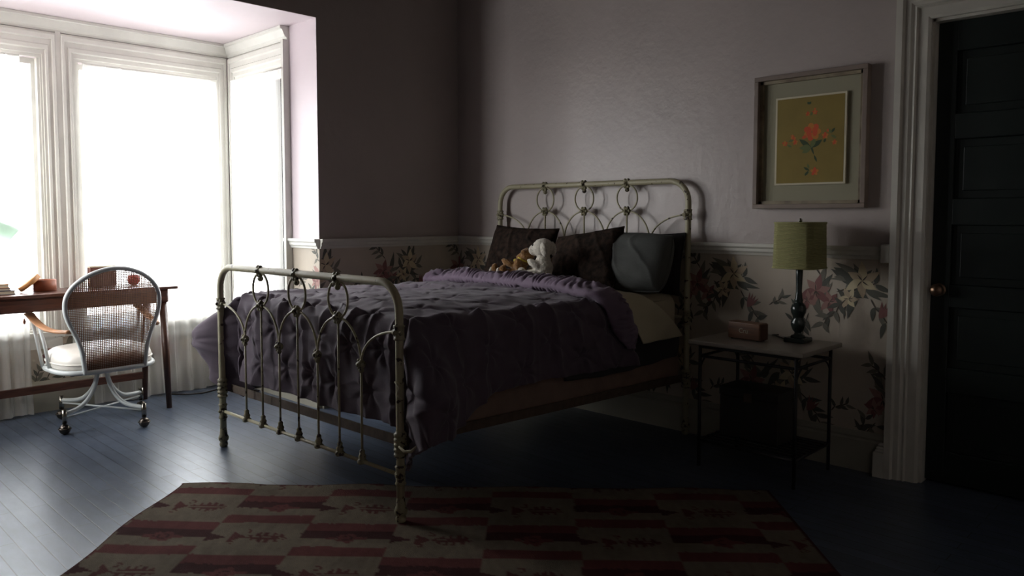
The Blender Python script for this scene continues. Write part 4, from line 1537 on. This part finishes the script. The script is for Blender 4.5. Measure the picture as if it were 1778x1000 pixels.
dl = thing('desk_lamp', 'pale green enamel desk lamp cut by the left edge', 'lamp', (-.95, -2.96, DZT))
MB().lathe([(.001, 0), (.075, 0), (.078, .008), (.07, .02), (.02, .026), (.012, .03), (.001, .03)], (0, 0, 0), 28).build('lamp_base', M['lampgreen'], dl)
MB().tube([(0, 0, .025), (0, -.02, .16), (0, -.02, .3), (0, .03, .40), (0, .14, .43), (0, .26, .40)], .008, 10).build('lamp_arm', M['chrome'], dl)
shd = MB()
ax = np.array([.15, .75, -.65])
cS = np.array([0, .255, .405])
shd.lathe([(.014, -.02), (.03, -.018), (.036, .01), (.05, .05), (.066, .1), (.078, .15), (.080, .152), (.076, .15), (.064, .1), (.048, .05), (.03, .012), (.001, .01)], cS, 30, axis=ax)
shd.build('lamp_shade', M['lampgreen'], dl)
MB().ball(cS + ax / np.linalg.norm(ax) * .085, (.026, .026, .026), 14).build('bulb', M['vinyl'], dl)

pl = thing('blind_pull', 'small wooden blind pull hanging below the desk at the left window', 'blind pull', (-1.085, -2.50, .56))
MB().tube([(0, 0, .03), (0, 0, .17)], .0018, 6).build('cord', M['cord'], pl)
MB().lathe([(.001, 0), (.006, .004), (.008, .016), (.004, .032), (.001, .034)], (0, 0, 0), 12).build('toggle', M['box_wood'], pl)
tag(MB().tube([(-1.05, -1.66, .005), (-.98, -1.60, .005), (-.93, -1.50, .005), (-.97, -1.38, .005), (-.90, -1.26, .005), (-.72, -1.20, .005)], .005, 8)
    .build('floor_cable', M['cord']), 'dark cable on the floor by the right window curtain', 'cable')

# ------------------------------------------------------------------ swivel chair
ch = thing('swivel_chair', 'caned swivel chair on ball casters in front of the desk', 'chair', (-.62, -2.225, 0), radians(3))
# local: chair faces -x; back at +x
BXL = .21
outline = []
hw_t = [(.335, .160), (.40, .168), (.47, .178), (.54, .200), (.60, .226), (.66, .247), (.71, .253), (.76, .248), (.81, .224), (.855, .180), (.89, .120), (.91, .055), (.915, 0)]


def bx_at(z):           # recline and curve of the back
    return BXL + .06 * (z - .335)


def hw_at(z):
    for (z0_, a_), (z1_, b__) in zip(hw_t, hw_t[1:]):
        if z0_ <= z <= z1_:
            t = (z - z0_) / (z1_ - z0_)
            return a_ + (b__ - a_) * t
    return 0


def crv(y):             # the back wraps slightly forward at its sides
    return -.55 * y * y


# smooth outline by Catmull-Rom
ctrl = [(hw, z) for z, hw in hw_t]
full = ctrl + [(-a_, z) for a_, z in ctrl[-2::-1]]


def cr(P, n=5):
    P = [np.array(p, float) for p in P]
    out = []
    for i in range(len(P) - 1):
        p0, p1, p2, p3 = P[max(i - 1, 0)], P[i], P[i + 1], P[min(i + 2, len(P) - 1)]
        for k in range(n):
            t = k / n
            out.append(.5 * ((2 * p1) + (-p0 + p2) * t + (2 * p0 - 5 * p1 + 4 * p2 - p3) * t * t + (-p0 + 3 * p1 - 3 * p2 + p3) * t ** 3))
    out.append(P[-1])
    return out


ol = cr(full, 5)
MB().tube([(bx_at(z) + crv(y), y, z) for y, z in ol], .0125, 12).build('back_frame', M['chair_metal'], ch)
cane = MB()
pitch, wdt = .0094, .0019
for k in range(-28, 29):
    y = k * pitch
    zs = [z for z in np.linspace(.337, .914, 120) if hw_at(z) > abs(y)]
    if len(zs) < 2:
        continue
    za, zb_ = zs[0], zs[-1]
    pts = []
    for z in np.linspace(za, zb_, 8):
        pts.append(z)
    for z_a, z_b in zip(pts, pts[1:]):
        V = [(bx_at(z) + crv(yy) + o, yy, z) for o in (-.0012, .0012) for z in (z_a, z_b) for yy in (y - wdt, y + wdt)]
        cane.add(V, [(0, 1, 3, 2), (4, 6, 7, 5), (0, 2, 6, 4), (1, 5, 7, 3)])
for k in range(0, 64):
    z = .342 + k * pitch
    h = hw_at(z)
    if h < .01:
        continue
    ys_ = np.linspace(-h, h, 12)
    for ya, yb_ in zip(ys_, ys_[1:]):
        V = [(bx_at(zz) + crv(yy) + o, yy, zz) for o in (-.0018, .0006) for yy in (ya, yb_) for zz in (z - wdt, z + wdt)]
        cane.add(V, [(0, 1, 3, 2), (4, 6, 7, 5), (0, 2, 6, 4), (1, 5, 7, 3)])
cane.build('cane_back', M['cane'], ch)


def seat_ring(f=1.0, z=0.0):
    pts = []
    for a in np.linspace(0, 2 * pi, 61)[:-1]:
        c_, s_ = cos(a), sin(a)
        e_ = 3.0
        rr = (abs(c_) ** e_ + abs(s_) ** e_) ** (-1 / e_)
        pts.append((.245 * rr * c_ * f - .035, .262 * rr * s_ * f, z))
    return pts


MB().tube(seat_ring(1, .342), .014, 12, closed=True).build('seat_frame', M['chair_metal'], ch)
mb = MB()
lev = [(.3, .345), (.94, .345), (.985, .365), (.985, .40), (.95, .43), (.85, .448), (.6, .46), (.3, .465), (.02, .467)]
rings = [seat_ring(f, z) for f, z in lev]
V = [p for r_ in rings for p in r_]
F = []
for i in range(len(rings) - 1):
    for k in range(60):
        F.append((i * 60 + k, i * 60 + (k + 1) % 60, (i + 1) * 60 + (k + 1) % 60, (i + 1) * 60 + k))
F.append(tuple(range(60)))
mb.add(V, F, 0, True)
se = mb.build('seat_cushion', M['vinyl'], ch)
MB().tube(seat_ring(.99, .385), .005, 8, closed=True).build('piping', M['vinyl'], se)
MB().rbox(-.16, -.14, .318, .11, .14, .334, .004).build('seat_plate', M['chair_metal'], ch)
for sg in (-1, 1):
    pts = [(-.22, sg * .30, 0.648), (-.15, sg * .302, 0.628), (-.06, sg * .296, 0.598), (.05, sg * .286, 0.580), (.14, sg * .262, 0.576), (.2, sg * .235, 0.578)]
    pts = cr(pts, 5)
    arm = MB()
    V, n_ = [], 10
    for i, p in enumerate(pts):
        t = i / (len(pts) - 1)
        w_a = .028 - .012 * t
        for k in range(n_):
            a = 2 * pi * k / n_
            V.append((p[0], p[1] + w_a * cos(a), p[2] + .011 * sin(a)))
    F = [(i * n_ + k, i * n_ + (k + 1) % n_, (i + 1) * n_ + (k + 1) % n_, (i + 1) * n_ + k) for i in range(len(pts) - 1) for k in range(n_)]
    F += [tuple(range(n_)), tuple(range((len(pts) - 1) * n_, len(pts) * n_))]
    arm.add(V, F, 0, True)
    ar = arm.build('armrest', M['arm_wood'], ch)
    for xa, xb, zt_ in ((-.19, -.15, .632), (-.07, -.04, .594)):
        MB().tube([(xb, sg * .262, .345), ((xa + xb) / 2, sg * .278, .48), (xa, sg * .297, zt_)], .0095, 10).build('arm_post', M['chair_metal'], ch)
# pedestal: four curved legs, X braces, ball casters
cas = [(.123, -.239), (.278, .126), (-.148, .265), (-.256, -.149)]
ra = radians(-3)
cas = [(x * cos(ra) - y * sin(ra), x * sin(ra) + y * cos(ra)) for x, y in cas]
for x, y in cas:
    d = math.hypot(x, y)
    ux, uy = x / d, y / d
    pts = [(ux * .03, uy * .03, .33), (ux * .035, uy * .035, .29), (ux * .06, uy * .06, .22), (ux * .11, uy * .11, .16), (ux * .18, uy * .18, .125), (ux * d, uy * d, .115)]
    MB().tube(cr(pts, 4), .0115, 10).build('leg', M['chair_metal'], ch)
    MB().tube([(x, y, .062), (x, y, .14)], .013, 12).build('caster_stem', M['chrome'], ch)
    w = MB().lathe([(.001, -.029), (.012, -.027), (.022, -.019), (.028, -.008), (.03, 0), (.028, .008), (.022, .019), (.012, .027), (.001, .029)], (x, y, .03), 20, axis=(-uy * .8 + ux * .3, ux * .8 + uy * .3, .35))
    w.tube([(x + .031 * cos(t), y + .031 * sin(t), .034) for t in np.linspace(0, 2 * pi, 25)[:-1]], .0035, 6, closed=True)
    w.build('caster', M['ball'], ch)
for i, j in ((0, 2), (1, 3)):
    a_, b_ = cas[i], cas[j]
    zz = .10 if i else .093
    MB().tube([(a_[0], a_[1], zz), (b_[0], b_[1], zz)], .0055, 8).build('cross_brace', M['chair_metal'], ch)
